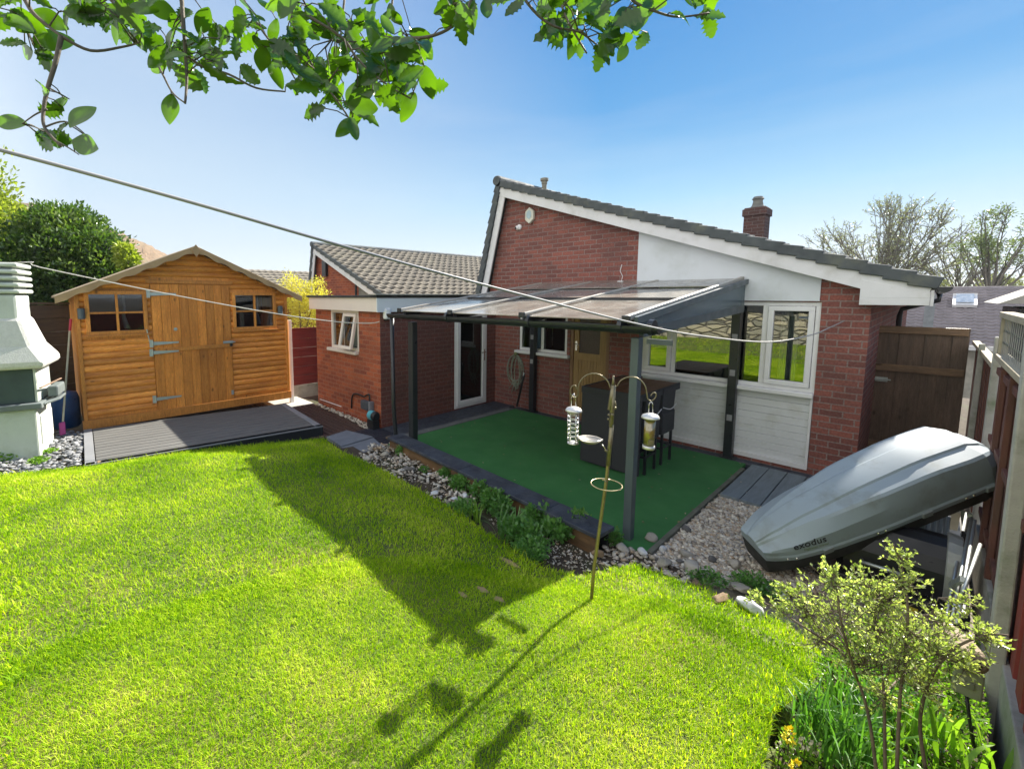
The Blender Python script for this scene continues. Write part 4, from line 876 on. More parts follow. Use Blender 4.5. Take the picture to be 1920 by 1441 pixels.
p = atX(436, 735, XS + .03); MB().box(XS + .028, XS + .04, p.y - .02, p.y + .02, p.z - .04, p.z + .04).build('catch', m_hinge, sd_)
m_shglass = glass_mat('shed_glass', .06, (.5, .52, .55))
for (a, b, c, d) in (W1, W2):
    mb = MB(); frame_rect(mb, a, b, c, d, .055, ty, -.045, .02); ym, zm = (a + b) / 2, (c + d) / 2
    rect3(mb, ym - .016, ym + .016, c + .055, d - .055, ty, -.038, .01); rect3(mb, a + .055, ym - .017, zm - .015, zm + .015, ty, -.036, .01); rect3(mb, ym + .017, b - .055, zm - .015, zm + .015, ty, -.036, .01)
    f = mb.build('window', m_shf, shed, bev=.004)
    MB().add([(XS - .0, a + .05, c + .05), (XS - .0, b - .05, c + .05), (XS - .0, b - .05, d - .05), (XS - .0, a + .05, d - .05)], [(0, 1, 2, 3)]).build('pane', m_shglass, f, fixn=False)
    MB().box(XS + .0, XS + .07, a - .02, b + .02, c - .03, c - .002).build('sill', m_shf, f, bev=.004)
    mb = MB(); y = a + (b - a) * .62; mb.tube([(XS - .15, y, d - .07), (XS - .16, y + .02, zm + .1), (XS - .15, y, zm - .05), (XS - .17, y + .04, c + .08)], [.03, .02, .025, .04], 8).build('curtain', M('white_cloth', (.45, .48, .52), .9), f, smooth=True)
# roof
RX0, RX1 = XS - 2.3, XS + .24
ov = .22; m_feltt = M('tan_felt', (.34, .27, .17), .9, (.26, .20, .13), 6, .4, 60); m_bbd = M('tan_bargeboard', (.42, .29, .15), .7, (.30, .20, .10), 4, .3, 50)
for s_ in (-1, 1):
    ye = Ym + s_ * (Ym - Ya + ov); ze = roofz(ye) + .05; zt = ZA + .05
    MB().prism([(RX0, Ym, zt), (RX0, ye, ze), (RX0, ye, ze - .03), (RX0, Ym, zt - .03)], (RX1 - RX0 + .02, 0, 0)).build('roof', m_feltt, shed, bev=.005)
    # scalloped bargeboard
    mb = MB(); n = 48
    V = []
    for k in range(n + 1):
        f = k / n; y = Ym + (ye - Ym) * f; zz = zt + (ze - zt) * f - .012; dp = .088 + .014 * math.sin(f * 2 * math.pi * 6.5 + 1)
        if f > .96: dp += (f - .96) * .4
        V += [(RX1 + .003, y, zz), (RX1 + .003, y, zz - dp), (RX1 + .023, y, zz), (RX1 + .023, y, zz - dp)]
    mb.add(V, [q for k in range(n) for q in ((4 * k + 2, 4 * k + 3, 4 * k + 7, 4 * k + 6), (4 * k, 4 * k + 4, 4 * k + 5, 4 * k + 1), (4 * k + 1, 4 * k + 5, 4 * k + 7, 4 * k + 3), (4 * k, 4 * k + 2, 4 * k + 6, 4 * k + 4))]); mb.build('bargeboard', m_bbd, shed, fixn=False)
MB().prism([(RX1 + .025, Ym, ZA + .07), (RX1 + .025, Ym + .07, ZA - .02), (RX1 + .025, Ym, ZA - .14), (RX1 + .025, Ym - .07, ZA - .02)], (.018, 0, 0)).build('finial', m_bbd, shed, bev=.004)
for (u, v, lab) in ((152, 588, 'dark cylinder wall light left of the shed windows'), (524, 581, 'dark cylinder wall light on the right corner of the shed')):
    p = atX(u, v, XS + .05); lt = thing('wall_light', (XS + .03, p.y, p.z - .09), lab, 'wall light', 'lights on the shed front')
    MB().lathe((XS + .085, p.y, p.z - .08), [(.04, 0), (.045, .01), (.045, .15), (.04, .16)], 16).build('shade', m_grey, lt, smooth=False); MB().box(XS + .02, XS + .05, p.y - .03, p.y + .03, p.z - .05, p.z + .05).build('bracket', m_dark, lt)
# shed deck
m_deckg = M('grey_composite', (.15, .15, .14), .7, (.105, .105, .10), 3, .35, 50, stretch=(8, 1, 8)); m_deckt = M('grey_trim', (.24, .25, .26), .6, (.2, .21, .22), 3, .3, 50)
sdk = thing('shed_deck', (-7.4, 1.7, 0), 'low grey composite deck in front of the shed', 'decking')
c4 = [atZ(158, 872, .15), atZ(607, 797, .15), atZ(540, 757, .15), atZ(168, 812, .15)]
c4 = [Vector((-6.60, .25, .15)), Vector((-6.20, 3.12, .15)), Vector((-8.0, 3.28, .15)), Vector((-8.42, .34, .15))]
A_, B_, C_, D_ = c4
nbd = 13
for i in range(nbd):
    f0, f1 = (i + .06) / nbd, (i + .94) / nbd
    p = [A_.lerp(D_, f0), B_.lerp(C_, f0), B_.lerp(C_, f1), A_.lerp(D_, f1)]; e1 = (B_ - A_).normalized() * .11
    p[0] += e1; p[3] += e1; p[1] -= e1; p[2] -= e1
    MB().prism([tuple(x) for x in p], (0, 0, -.025)).build('board', m_deckg, sdk, bev=.004)
for (p, q, s_) in ((A_, B_, 1), (D_, A_, 1), (B_, C_, 1)):
    d = (q - p).normalized(); nrm = Vector((d.y, -d.x, 0))
    MB().prism([tuple(p), tuple(q), tuple(q - nrm * .1), tuple(p - nrm * .1)], (0, 0, -.02)).build('trim', m_deckt, sdk, bev=.004)
    MB().prism([tuple(p - Vector((0, 0, .022)) - nrm * .006), tuple(q - Vector((0, 0, .022)) - nrm * .006), tuple(q - nrm * .03 - Vector((0, 0, .022))), tuple(p - nrm * .03 - Vector((0, 0, .022)))], (0, 0, -.16)).build('fascia', m_dark, sdk)
rock(185, 866, .15, .05, m_rockb, 'small buff stone on the front corner of the shed deck', .4, 3, .5)
rock(605, 522 + 297, .12, .05, m_rockb, 'small brown stone at the right corner of the shed deck', .5, 4, .6)
# ================================================================== MASONRY BARBECUE
bq = thing('masonry_barbecue', (-7.9, -.5, .1), 'tall white masonry barbecue with louvred chimney and flared hood', 'barbecue')
m_bq = M('white_masonry', (.56, .60, .54), .85, (.46, .50, .45), 2.2, .5, 90, dirt=(.34, .38, .28), ds=2.5); m_bqr = M('rough_white_hood', (.64, .64, .60), .95, (.54, .54, .5), 30, 1.0, 70)
m_bqd = M('dark_hearth', (.06, .09, .085), .7, (.04, .06, .06), 4, .3, 40); m_shelf = M('grey_shelf', (.17, .20, .195), .6, (.12, .14, .14), 4, .3, 50)
X0, X1, Y1_, Y0_ = -7.45, -8.15, -.12, -1.5
def ring4(zs):  # stacked rectangles (x_front, x_back, y_right, y_left, z)
    V = []; 
    for (xf, xb, yr, yl, z) in zs: V += [(xf, yl, z), (xf, yr, z), (xb, yr, z), (xb, yl, z)]
    F = []
    for i in range(len(zs) - 1):
        for k in range(4): F.append((4 * i + k, 4 * i + (k + 1) % 4, 4 * i + 4 + (k + 1) % 4, 4 * i + 4 + k))
    F.append((3, 2, 1, 0)); n = 4 * (len(zs) - 1); F.append((n, n + 1, n + 2, n + 3)); return V, F
zb0 = atX(72, 855, X0).z; zs1 = atX(75, 765, X0).z; zs2 = atX(75, 752, X0).z; zh = atX(60, 688, X0).z; zn = atX(60, 602, X0).z; zl = atX(60, 552, X0).z; zt = atX(60, 490, X0).z
MB().box(X1, X0, Y0_, Y1_ - .02, zb0 - .15, zs1).build('base', m_bq, bq, bev=.02)
MB().box(X1 + .06, X0 - .12, Y1_ - .022, Y1_ - .004, zb0 + .12, zs1 - .12).build('niche', m_bqr, bq, bev=.01)
MB().box(X1 - .04, X0 + .05, Y0_, Y1_ + .05, zs1 + .002, zs1 + .075).build('shelf', m_shelf, bq, bev=.012)
MB().prism([(X0 - .02, Y1_ + .052, zs1 + .03), (X1 + .2, Y1_ + .052, zs1 + .03), (X1 + .2, Y1_ + .19, zs1 + .06), (X0 - .16, Y1_ + .19, zs1 + .06)], (0, 0, .035)).build('side_shelf', m_shelf, bq, bev=.01)
MB().box(X1 + .12, X1 + .5, Y1_ + .06, Y1_ + .17, zs1 + .10, zs1 + .24).build('side_tray', m_shelf, bq, bev=.02)
MB().box(X1, X0 - .03, Y0_, Y1_ - .03, zs1 + .078, zh + .01).build('hearth', m_bqd, bq, bev=.008)
for k in range(4): MB().box(X1 + .1, X0 - .08, Y1_ - .029, Y1_ - .010, zs1 + .32 + k * .085, zs1 + .375 + k * .085).build('louvre', m_bq, bq, bev=.01)
MB().box(X1 + .02, X0 - .035, Y1_ - .03, Y1_ - .0, zs1 + .08, zh - .02).build('pillar', m_bq, bq, bev=.01)
V, F = ring4([(X0 + .06, X1 - .1, Y1_ + .10, Y0_ - .1, zh - .02), (X0 + .07, X1 - .1, Y1_ + .12, Y0_ - .1, zh + .07), (X0 + .0, X1 - .0, Y1_ - .0, Y0_ + .1, zh + .26), (X0 - .06, X1 + .1, Y1_ - .10, Y0_ + .2, zn + .05)])
h_ = MB().add(V, F).build('hood', m_bqr, bq, bev=.05)
MB().box(X1 + .1, X0 - .07, Y0_ + .2, Y1_ - .12, zn, zl).build('chimney', m_bq, bq, bev=.03)
for k in range(5):
    z = zl + k * (zt - zl) / 5; MB().box(X1 + .06, X0 - .045 + (0 if k < 4 else .0), Y0_ + .18, Y1_ - .08, z + .012, z + (zt - zl) / 5 - .018).build('chimney_ring', m_bq, bq, bev=.02)
MB().box(X1 + .11, X0 - .09, Y0_ + .21, Y1_ - .14, zl, zt - .02).build('chimney', m_shelf, bq)
MB().bar((X0 + .02, Y1_ + .04, zs1 + .26), (X0 - .45, Y1_ + .16, zs1 + .30), .02, .012).build('tongs', M('brown_handle', (.3, .2, .14), .6), bq)
bq.rotation_euler = (0, 0, R(-12)); bq.location = (-7.965, -.40, .1)
# broom, blue butt
p = atX(120, 800, -8.3); q = atX(131, 600, -8.62)
br = thing('broom', tuple(p), 'pink-headed broom leaning beside the shed corner', 'broom')
MB().tube([tuple(atX(118, 790, -8.32)), tuple(atX(131, 618, -8.6))], .013, 8).build('handle', M('cream_handle', (.55, .52, .38), .5), br); MB().tube([tuple(atX(131, 620, -8.6)), tuple(atX(133, 598, -8.63))], .017, 8).build('grip', M('red_grip', (.5, .04, .08), .5), br)
MB().obox(tuple(atX(117, 803, -8.3)), (.03, 0, 0), (0, .035, .005), (0, 0, .09)).build('head', M('pink_brush', (.42, .06, .25), .7, bump=1, bs=90), br, bev=.01)
p = atX(128, 800, -8.75); bb_ = thing('water_container', (p.x, p.y, .1), 'dark blue plastic container in the gap beside the shed', 'container')
MB().lathe((-9.0, .16, .1), [(.16, 0), (.19, .03), (.19, .45), (.16, .55), (.06, .58)], 18).build('body', M('blue_plastic', (.03, .10, .28), .35), bb_, smooth=True); MB().lathe((-9.0, .16, .68), [(.05, 0), (.05, .04)], 12).build('cap', m_black, bb_)
# ================================================================== FENCES
m_fd = wood('dark_brown_fence', (.11, .065, .035), (.07, .04, .025), (6, 1, 9)); m_fr = M('dark_red_boards', (.20, .035, .032), .65, (.13, .025, .025), 3, .3, 50, stretch=(6, 1, 9))
fl = thing('panel_fence', (-9.3, -1, 0), 'dark brown boarded fence behind the barbecue and shed', 'fence')
for k in range(9):
    z = .08 + k * .215; MB().box(-9.43 - .01 * (k % 2), -9.40 - .01 * (k % 2), -5, .33, z, z + .211).build('board', m_fd, fl, bev=.003)
MB().box(-9.47, -9.38, -5, .34, 2.02, 2.05).build('capping', m_fd, fl)
XF = -9.05
f2 = thing('panel_fence', (XF, 4.3, 0), 'short dark red boarded fence on a concrete base between shed and extension', 'fence')
zt_, zb_ = atX(560, 617, XF).z, atX(600, 716, XF).z
nb_ = 6
for k in range(nb_):
    h = (zt_ - zb_) / nb_; z = zb_ + k * h; MB().box(XF - .03 - .006 * (k % 2), XF, 3.6, 5.3, z + .004, z + h - .004).build('board', m_fr, f2, bev=.004)
MB().box(XF - .04, XF + .01, 3.6, 5.3, -.05, zb_).build('gravel_board', m_conc, f2, bev=.006)
MB().box(XF - .03, XF + .02, 3.6, 5.3, zt_, zt_ + .025).build('capping', m_fr, f2)
p = atX(541, 600, -8.6)
tag(MB().box(-8.63, -8.56, 3.62, 3.69, -.02, p.z).build('fence_post', m_white, bev=.004), 'white painted post at the right corner of the shed', 'post')
# right-hand fence
XRf = .365
m_redf = M('red_brown_fence', (.19, .075, .055), .8, (.10, .045, .035), 2.5, .5, 50, stretch=(5, 5, 1), dirt=(.09, .06, .045), ds=2)
f3 = thing('panel_fence', (XRf, 4.2, 0), 'tall red-brown fence panel with trellis top along the right side', 'fence')
def vpanel(par, ya, yb, za, zb, m):
    n = max(2, int((yb - ya) / .13)); wdt = (yb - ya) / n; g = random.Random(int(ya * 100))
    for k in range(n):
        o = .018 * (k % 2); MB().box(XRf + .02 + o, XRf + .034 + o, ya + k * wdt - .012, ya + (k + 1) * wdt + .012, za, zb - g.uniform(0, .008)).build('board', m, par, bev=.002)
vpanel(f3, 3.46, 5.5, .32, 1.66, m_redf)
for z in (.42, 1.02, 1.55): MB().box(XRf + .0, XRf + .022, 3.42, 5.5, z, z + .05).build('rail', m_redf, f3, bev=.003)
for y in (3.9, 4.45, 5.0): MB().box(XRf - .012, XRf + .018, y, y + .045, .32, 1.64).build('batten', m_redf, f3, bev=.003)
m_trel = M('weathered_timber', (.36, .32, .22), .8, (.26, .23, .17), 4, .4, 50)
MB().box(XRf - .02, XRf + .05, 3.42, 5.5, 1.665, 1.71).build('capping', m_trel, f3, bev=.004)
MB().box(XRf - .02, XRf + .05, 3.42, 5.5, 1.985, 2.03).box(XRf - .01, XRf + .04, 5.44, 5.49, 1.71, 1.985).build('trellis_rail', m_trel, f3, bev=.004)
mb = MB(); m_tg = M('grey_trellis', (.30, .30, .27), .85)
for k in range(20): y = 3.46 + k * .104; mb.box(XRf + .006, XRf + .010, y, y + .022, 1.71, 1.985)
for z in (1.79, 1.88): mb.box(XRf + .011, XRf + .015, 3.42, 5.5, z, z + .018)
mb.build('trellis', m_tg, f3, bev=.002)
MB().box(XRf - .005, XRf + .045, 3.47, 5.5, -.1, .32).build('gravel_board', m_conc, f3, bev=.006)
f4 = thing('panel_fence', (XRf, 2, 0), 'nearest red-painted fence panel at the right edge of the photo', 'fence')
m_redn = M('bright_red_fence', (.30, .055, .05), .75, (.20, .05, .045), 2.5, .5, 50, stretch=(5, 5, 1), dirt=(.10, .06, .05), ds=2)
vpanel(f4, .2, 3.46, .34, 1.66, m_redn); MB().box(XRf - .005, XRf + .045, .2, 3.46, -.1, .34).build('gravel_board', m_conc, f4, bev=.006)
f5 = thing('panel_fence', (XRf, 6.4, 0), 'far low red-brown fence panel beside the gate', 'fence')
vpanel(f5, 5.66, 8.6, .1, 1.55, m_redf); MB().box(XRf - .01, XRf + .05, 5.66, 8.6, 1.555, 1.6).build('capping', m_trel, f5, bev=.004)
for (y0p, y1p, zt_, lab, lean) in ((3.37, 3.47, 2.3, 'nearest mossy concrete fence post, leaning, at the right edge', .24), (5.56, 5.62, 1.83, 'middle concrete fence post at the end of the trellis', 0), (7.16, 7.22, 1.66, 'far concrete fence post near the gate', 0)):
    xw = .028 if y0p < 4 else .022; xo = -.02 if y0p < 4 else 0
    tag(MB().prism([(XRf - xw + xo, y0p, -.1), (XRf + xw + xo, y0p, -.1), (XRf + xw + xo, y1p, -.1), (XRf - xw + xo, y1p, -.1)], (0, lean, zt_ + .1)).build('fence_post', m_conc, bev=.008), lab, 'post', 'concrete posts of the right fence')
# gate
YGt = 8.3; gt = thing('garden_gate', (-.1, YGt, -.1), 'dark brown boarded side gate beside the house corner', 'gate')
m_gate = wood('dark_gate', (.22, .145, .10), (.13, .095, .07), (9, 6, 1), 2.5)
xa, xb = atY(1645, 612, YGt).x, atY(1818, 615, YGt).x; za, zb = -.08, atY(1700, 612, YGt).z
n = 7
for k in range(n):
    d = (xb - xa) / n; MB().box(xa + k * d - .012 , xa + (k + 1) * d + .012, YGt + .012 * (k % 2), YGt + .02 + .012 * (k % 2), za, zb).build('board', m_gate, gt, bev=.003)
m_gr = wood('brown_rail', (.32, .20, .11), (.20, .13, .08), (1, 6, 9), 2.5)
for z in (zb - .09, atY(1730, 700, YGt).z, .12): MB().box(xa, xb, YGt - .035, YGt - .002, z, z + .09).build('rail', m_gr, gt, bev=.004)
MB().tube([(xa + .0, YGt - .05, 1.05), (xa + .18, YGt - .05, 1.05)], .009, 8).box(xa + .03, xa + .15, YGt - .042, YGt - .036, 1.02, 1.08).build('bolt', m_hinge, gt)
tag(MB().box(xa - .11, xa - .01, YGt - .04, YGt + .06, -.1, zb).build('gate_post', m_gr, bev=.005), 'brown timber gate post against the house wall', 'post')
# ================================================================== WASHING LINES
def vplane(P, Q):
    n = Vector((Q.y - P.y, P.x - Q.x, 0))
    def f(u, v):
        d = Vector(tuple(ray(u, v))); o = Vector((0, 0, H)); t = (P - o).dot(n) / d.dot(n); return o + d * t
    return f
def smooth_path(pts, n=6):
    P = [Vector(p) for p in pts]; out = []
    for i in range(len(P) - 1):
        p0, p1, p2, p3 = P[max(i - 1, 0)], P[i], P[i + 1], P[min(i + 2, len(P) - 1)]
        for k in range(n):
            t = k / n; out.append(.5 * ((2 * p1) + (p2 - p0) * t + (2 * p0 - 5 * p1 + 4 * p2 - p3) * t * t + (3 * p1 - p0 - 3 * p2 + p3) * t ** 3))
    return out + [P[-1]]
m_rope = M('pale_rope', (.62, .60, .54), .6, (.5, .48, .43), 20, .3, 200)
hook = Vector((-.67, 6.78, 1.87)); f = vplane(atD(0, 280, 1.25), hook)
pts = [f(-260, 214), f(0, 281), f(200, 335), f(400, 391), f(590, 446), f(800, 505), f(1000, 558), f(1185, 605), f(1310, 629), f(1440, 641), f(1520, 628), f(1560, 612), hook]
tag(MB().tube(smooth_path(pts, 8), .0062, 8).build('washing_line', M('grey_line', (.16, .18, .22), .5, (.5, .48, .42), .4, .1, 100), smooth=True), 'long washing line sagging across the whole garden to the brick corner pier', 'washing line')
reelp = Vector((-5.86, 4.10, 1.86)); f = vplane(Vector((-9.2, -1.6, 2.4)), reelp)
pts = [Vector((-9.3, -1.7, 2.45)), f(40, 492), f(75, 501), f(300, 548), f(500, 585), f(620, 602), f(690, 606), f(714, 602)]
tag(MB().tube(smooth_path(pts, 6), .0075, 8).build('washing_line', m_rope, smooth=True), 'thin pale washing line running in front of the shed to the small reel', 'washing line')
rl = thing('line_reel', (-5.87, 4.1, 1.77), 'white rounded washing line reel on the extension corner', 'line reel')
MB().box(-5.895, -5.80, 4.04, 4.16, 1.78, 1.96).build('case', m_white, rl, bev=.03); MB().box(-5.89, -5.86, 4.07, 4.13, 1.76, 1.79).build('bracket', m_dark, rl)
# ================================================================== BIRD FEEDER STATION
fb = onlawn(1108, 1125); dn = Vector((fb.x, fb.y, 0)).normalized(); sidev = Vector((dn.y, -dn.x, 0))
fp = vplane(fb, fb + sidev)
pxm = (fp(1100, 900) - fp(1150, 900)).length / 50
m_bronze2 = M('bronze_pole', (.24, .19, .10), .4, (.34, .28, .16), 30, .2, 90, metal=.7)
st = thing('bird_feeder_pole', tuple(fb), 'thin leaning bronze bird feeding pole with two curved arms and rings', 'feeder pole')
MB().tube([fb - Vector((0, 0, .06)), fp(1114, 1060), fp(1137, 900), fp(1141, 860), fp(1147, 800)], [.011] * 5, 10).build('pole', m_bronze2, st, smooth=True)
m_bar = M('dark_bronze', (.17, .15, .09), .35, (.25, .22, .14), 30, .2, 90, metal=.6)
MB().tube([fp(1140, 872), fp(1147, 795)], .013, 12).tube([fp(1143, 768), fp(1151, 722)], .0145, 12).tube([fp(1146, 800), fp(1150, 724)], .014, 12).build('sleeve', m_bar, st, smooth=True)
MB().tube([fp(1150, 724), fp(1150, 712), fp(1150, 704)], [.012, .007, .006], 12).build('finial', m_bar, st, smooth=True)
def arm(px): MB().tube(smooth_path([fp(*p) for p in px], 5), .0038, 8).build('arm', m_bar, st, smooth=True)
arm([(1145, 728), (1139, 714), (1128, 704), (1114, 700), (1100, 703), (1089, 713), (1084, 726), (1084, 738), (1079, 745), (1072, 742), (1069, 733), (1073, 724), (1079, 723), (1081, 730)])
arm([(1157, 724), (1164, 713), (1176, 707), (1190, 707), (1202, 713), (1210, 724), (1213, 738), (1215, 748), (1222, 751), (1229, 745), (1230, 738), (1225, 736), (1220, 742)])
def ringc(c, r, rt, tilt=0, n=40):
    u = sidev; w_ = (dn * math.cos(tilt) + Vector((0, 0, 1)) * math.sin(tilt))
    return [c + u * r * math.cos(a) + w_ * r * math.sin(a) for a in np.linspace(0, 2 * math.pi, n)]
m_brass = M('brass_wire', (.50, .44, .28), .35, (.4, .34, .2), 30, .1, 90, metal=.8)
c = fp(1137, 908); MB().tube(ringc(c, 29 * pxm, 0), .0034, 8).tube([fp(1129, 899), fp(1145, 899)], .005, 8).build('ring', m_brass, st, smooth=True)
c = fp(1106, 822); r = 24 * pxm
d_ = MB().tube(ringc(c, r, 0, -.12), .0034, 8).tube([fp(1128, 832), fp(1136, 842)], .004, 8).build('dish_ring', m_chrome, st, smooth=True)
MB().lathe(c - Vector((0, 0, .012)), [(.0, -.012), (r * .6, -.01), (r * .92, .006), (r * .95, .012), (r * .9, .008), (r * .6, -.007), (0, -.009)], 24, (0, 0, 1)).build('dish', M('mesh_dish', (.36, .34, .30), .5, metal=.5), d_, smooth=True)
for (u, v) in ((1140, 776), (1146, 776), (1136, 843), (1134, 842), (1139, 784), (1152, 763), (1134, 900)):
    q = fp(u, v); MB().lathe(q - dn * .014, [(.007, 0), (.008, .004), (.006, .012)], 10, tuple(-dn * .3 + sidev * .7)).build('clip', m_bar, st, smooth=True)
MB().tube([fp(1153, 752), fp(1155, 758), fp(1154, 766), fp(1151, 768)], .004, 8).build('hook', m_bar, st, smooth=True)
m_dome = M('silver_dome', (.66, .66, .64), .4, (.55, .55, .53), 20, .1, 60, metal=.6)
def hanger(mb, a, b1, b2, top): mb.tube([top, b1[0], b1[1]], .0022, 6); mb.tube([top, b2[0], b2[1]], .0022, 6)
# fat ball feeder
fl_ = thing('bird_feeder', tuple(fp(1074, 830)), 'empty silver wire cage feeder hanging from the left arm', 'bird feeder', 'feeders on the pole')
mb = MB(); hanger(mb, 0, (fp(1071, 746), fp(1071, 762)), (fp(1079, 746), fp(1080, 762)), fp(1076, 737)); mb.build('hanger', m_chrome, fl_, smooth=True)
c = fp(1075.5, 770); up = Vector((0, 0, 1)); R1 = 16 * pxm
MB().lathe(c, [(R1, -.002), (R1 * 1.02, .004), (R1 * .85, .016), (R1 * .45, .025), (0.004, .028)], 24).build('lid', m_dome, fl_, smooth=True)
r = 10.5 * pxm; top, bot = fp(1075, 774), fp(1074, 830)
mb = MB()
for k in range(8): z = k / 7; cc = top.lerp(bot, z); mb.tube(ringc(cc, r, 0), .0028, 6)
for k in range(6): a = k * math.pi / 3; o = sidev * r * math.cos(a) + dn * r * math.sin(a); mb.tube([top + o, bot + o], .002, 6)
mb.build('cage', m_chrome, fl_, smooth=True); MB().lathe(bot, [(r * 1.05, -.003), (r * 1.08, 0), (r * 1.0, .004)], 20).build('base', m_dome, fl_, smooth=True)
fr_ = thing('bird_feeder', tuple(fp(1216, 840)), 'tube feeder full of yellow seed hanging from the right arm', 'bird feeder', 'feeders on the pole')
mb = MB(); hanger(mb, 0, (fp(1217, 758), fp(1216, 776)), (fp(1224, 758), fp(1224, 776)), fp(1221, 751)); mb.build('hanger', m_chrome, fr_, smooth=True)
c = fp(1219.5, 783); MB().lathe(c, [(R1, -.002), (R1 * 1.02, .004), (R1 * .85, .016), (R1 * .45, .025), (0.004, .028)], 24).build('lid', m_dome, fr_, smooth=True)
top, bot = fp(1219, 785), fp(1216, 838); ax = (top - bot).normalized(); Lh = (top - bot).length; r = 10 * pxm
MB().lathe(bot, [(r * .93, .01), (r * .93, Lh * .93)], 20, tuple(ax)).build('seed', M('yellow_seed', (.52, .42, .10), .8, (.36, .28, .07), 60, 1, 300), fr_)
MB().lathe(bot, [(r, 0), (r, Lh)], 20, tuple(ax)).build('tube', glass_mat('clear_plastic', .12, (.9, .9, .8), .15), fr_, smooth=True)
MB().lathe(bot, [(r * 1.08, -.008), (r * 1.1, 0), (r * 1.08, .012)], 20, tuple(ax)).build('base', m_dome, fr_, smooth=True)
q = fp(1219, 826) - dn * r; MB().lathe(q, [(r * .55, 0), (r * .55, .006), (r * .3, .007)], 14, tuple(-dn)).tube([q - dn * .005 + Vector((0, 0, -.012)), q - dn * .03 + Vector((0, 0, -.014))], .003, 6).build('port', m_bar, fr_)
# ================================================================== BAR AND STOOLS
m_rat = M('dark_rattan', (.022, .023, .03), .5, (.04, .042, .05), 60, 1.0, 160, stretch=(1, 1, 3))
m_top = wood('brown_top_wood', (.25, .12, .06), (.17, .08, .045), (1, 8, 8), 2.5)
bt = thing('garden_bar', (-2.6, 5.6, 0), 'dark rattan bar cube with brown slatted wooden top', 'bar table')
bx0, bx1, by0, by1, bz = -2.95, -2.19, 5.10, 6.27, 1.0
MB().box(bx0, -2.52, by0, by1, .02, bz - .03).box(-2.519, bx1, by0, by0 + .05, .02, bz - .03).build('body', m_rat, bt, bev=.012)
for k in range(5): x = bx0 + .03 + k * .142; MB().box(x, x + .137, by0 + .02, by1 - .02, bz - .029, bz).build('top_board', m_top, bt, bev=.003)
MB().box(bx0 - .005, bx1 + .005, by0 - .005, by0 + .018, bz - .08, bz + .004).box(bx0 - .005, bx0 + .025, by0 + .019, by1, bz - .08, bz + .004).box(bx1 - .018, bx1 + .005, by0 + .019, by1, bz - .08, bz + .004).build('rim', m_rat, bt, bev=.004)
for k, (x, y) in enumerate(((-2.33, 5.42), (-2.33, 5.90))):
    s_ = thing('bar_stool', (x, y, 0), ('dark rattan bar stool nearest the canopy post' if k == 0 else 'dark rattan bar stool nearest the white cladding'), 'bar stool', 'stools beside the bar')
    for dx in (-.14, .14):
        for dy in (-.14, .14): MB().box(x + dx - .014, x + dx + .014, y + dy - .014, y + dy + .014, 0, .62).build('leg', m_dark, s_)
    MB().box(x - .13, x + .13, y - .15, y - .13, .2, .22).box(x - .13, x + .13, y + .13, y + .15, .2, .22).box(x - .15, x - .13, y - .13, y + .13, .2, .22).box(x + .13, x + .15, y - .13, y + .13, .2, .22).build('footrest', m_dark, s_)
    MB().box(x - .16, x + .16, y - .2, y + .2, .40, .68).build('seat', m_rat, s_, bev=.015)
    MB().obox((x + .13, y, .83), (.022, 0, 0), (0, .2, 0), (.01, 0, .17)).build('backrest', m_rat, s_, bev=.012)
    MB().tube(smooth_path([(x + .14, y - .185, .76), (x + .185, y - .02, .72), (x + .19, y + .15, .77)], 5), .006, 6).build('strap', m_white, s_, smooth=True)
# hose on the wall
hz = thing('garden_hose', (-5.33, 6.75, .5), 'coiled grey green garden hose hung on the wall below the kitchen window', 'hose')
m_hose = M('grey_green_hose', (.36, .38, .31), .5, (.16, .19, .15), 20, .1, 60)
hp = atY(968, 663, 6.74)
MB().lathe(tuple(hp + Vector((0, .05, 0))), [(.02, 0), (.03, .06), (.035, .08), (.012, .09)], 14, (0, -1, 0)).build('bracket', M('green_tap', (.2, .24, .1), .5), hz)
for (u, v, rx, ry, o) in ((964, 694, .20, .30, 0), (967, 692, .13, .28, .012), (966, 697, .10, .29, .02), (969, 700, .06, .30, .028), (965, 690, .16, .26, .035)):
    c = atY(u, v, 6.74); MB().tube([(c.x + rx * math.cos(a), 6.77 - o, c.z + ry * math.sin(a)) for a in np.linspace(0, 2 * math.pi, 36)], .010, 8).build('coil', m_hose, hz, smooth=True)
for (du, dl) in ((-8, 6), (-3, 14), (4, 10)): a = atY(966 + du * .3, 712, 6.74); b = atY(962 + du, 722 + dl, 6.74); MB().tube([tuple(a), tuple((a + b) / 2 + Vector((.01, 0, 0))), tuple(b)], .009, 8).build('coil', m_hose, hz, smooth=True)
lw2 = thing('pressure_lance', (-5.0, 6.6, 0), 'black pressure washer lance leaning against the brickwork beside the hose', 'lance')
a, b = atY(983, 700, 6.70), atY(969, 762, 6.55); MB().tube([tuple(a), tuple(a.lerp(b, .12)), tuple(a.lerp(b, .2)), tuple(b)], [.018, .03, .022, .02], 10).build('barrel', m_black, lw2, smooth=True); MB().tube([tuple(a + Vector((.01, -.02, .02))), tuple(a + Vector((-.02, -.03, -.12)))], .012, 8).build('trigger', m_zinc, lw2, smooth=True)
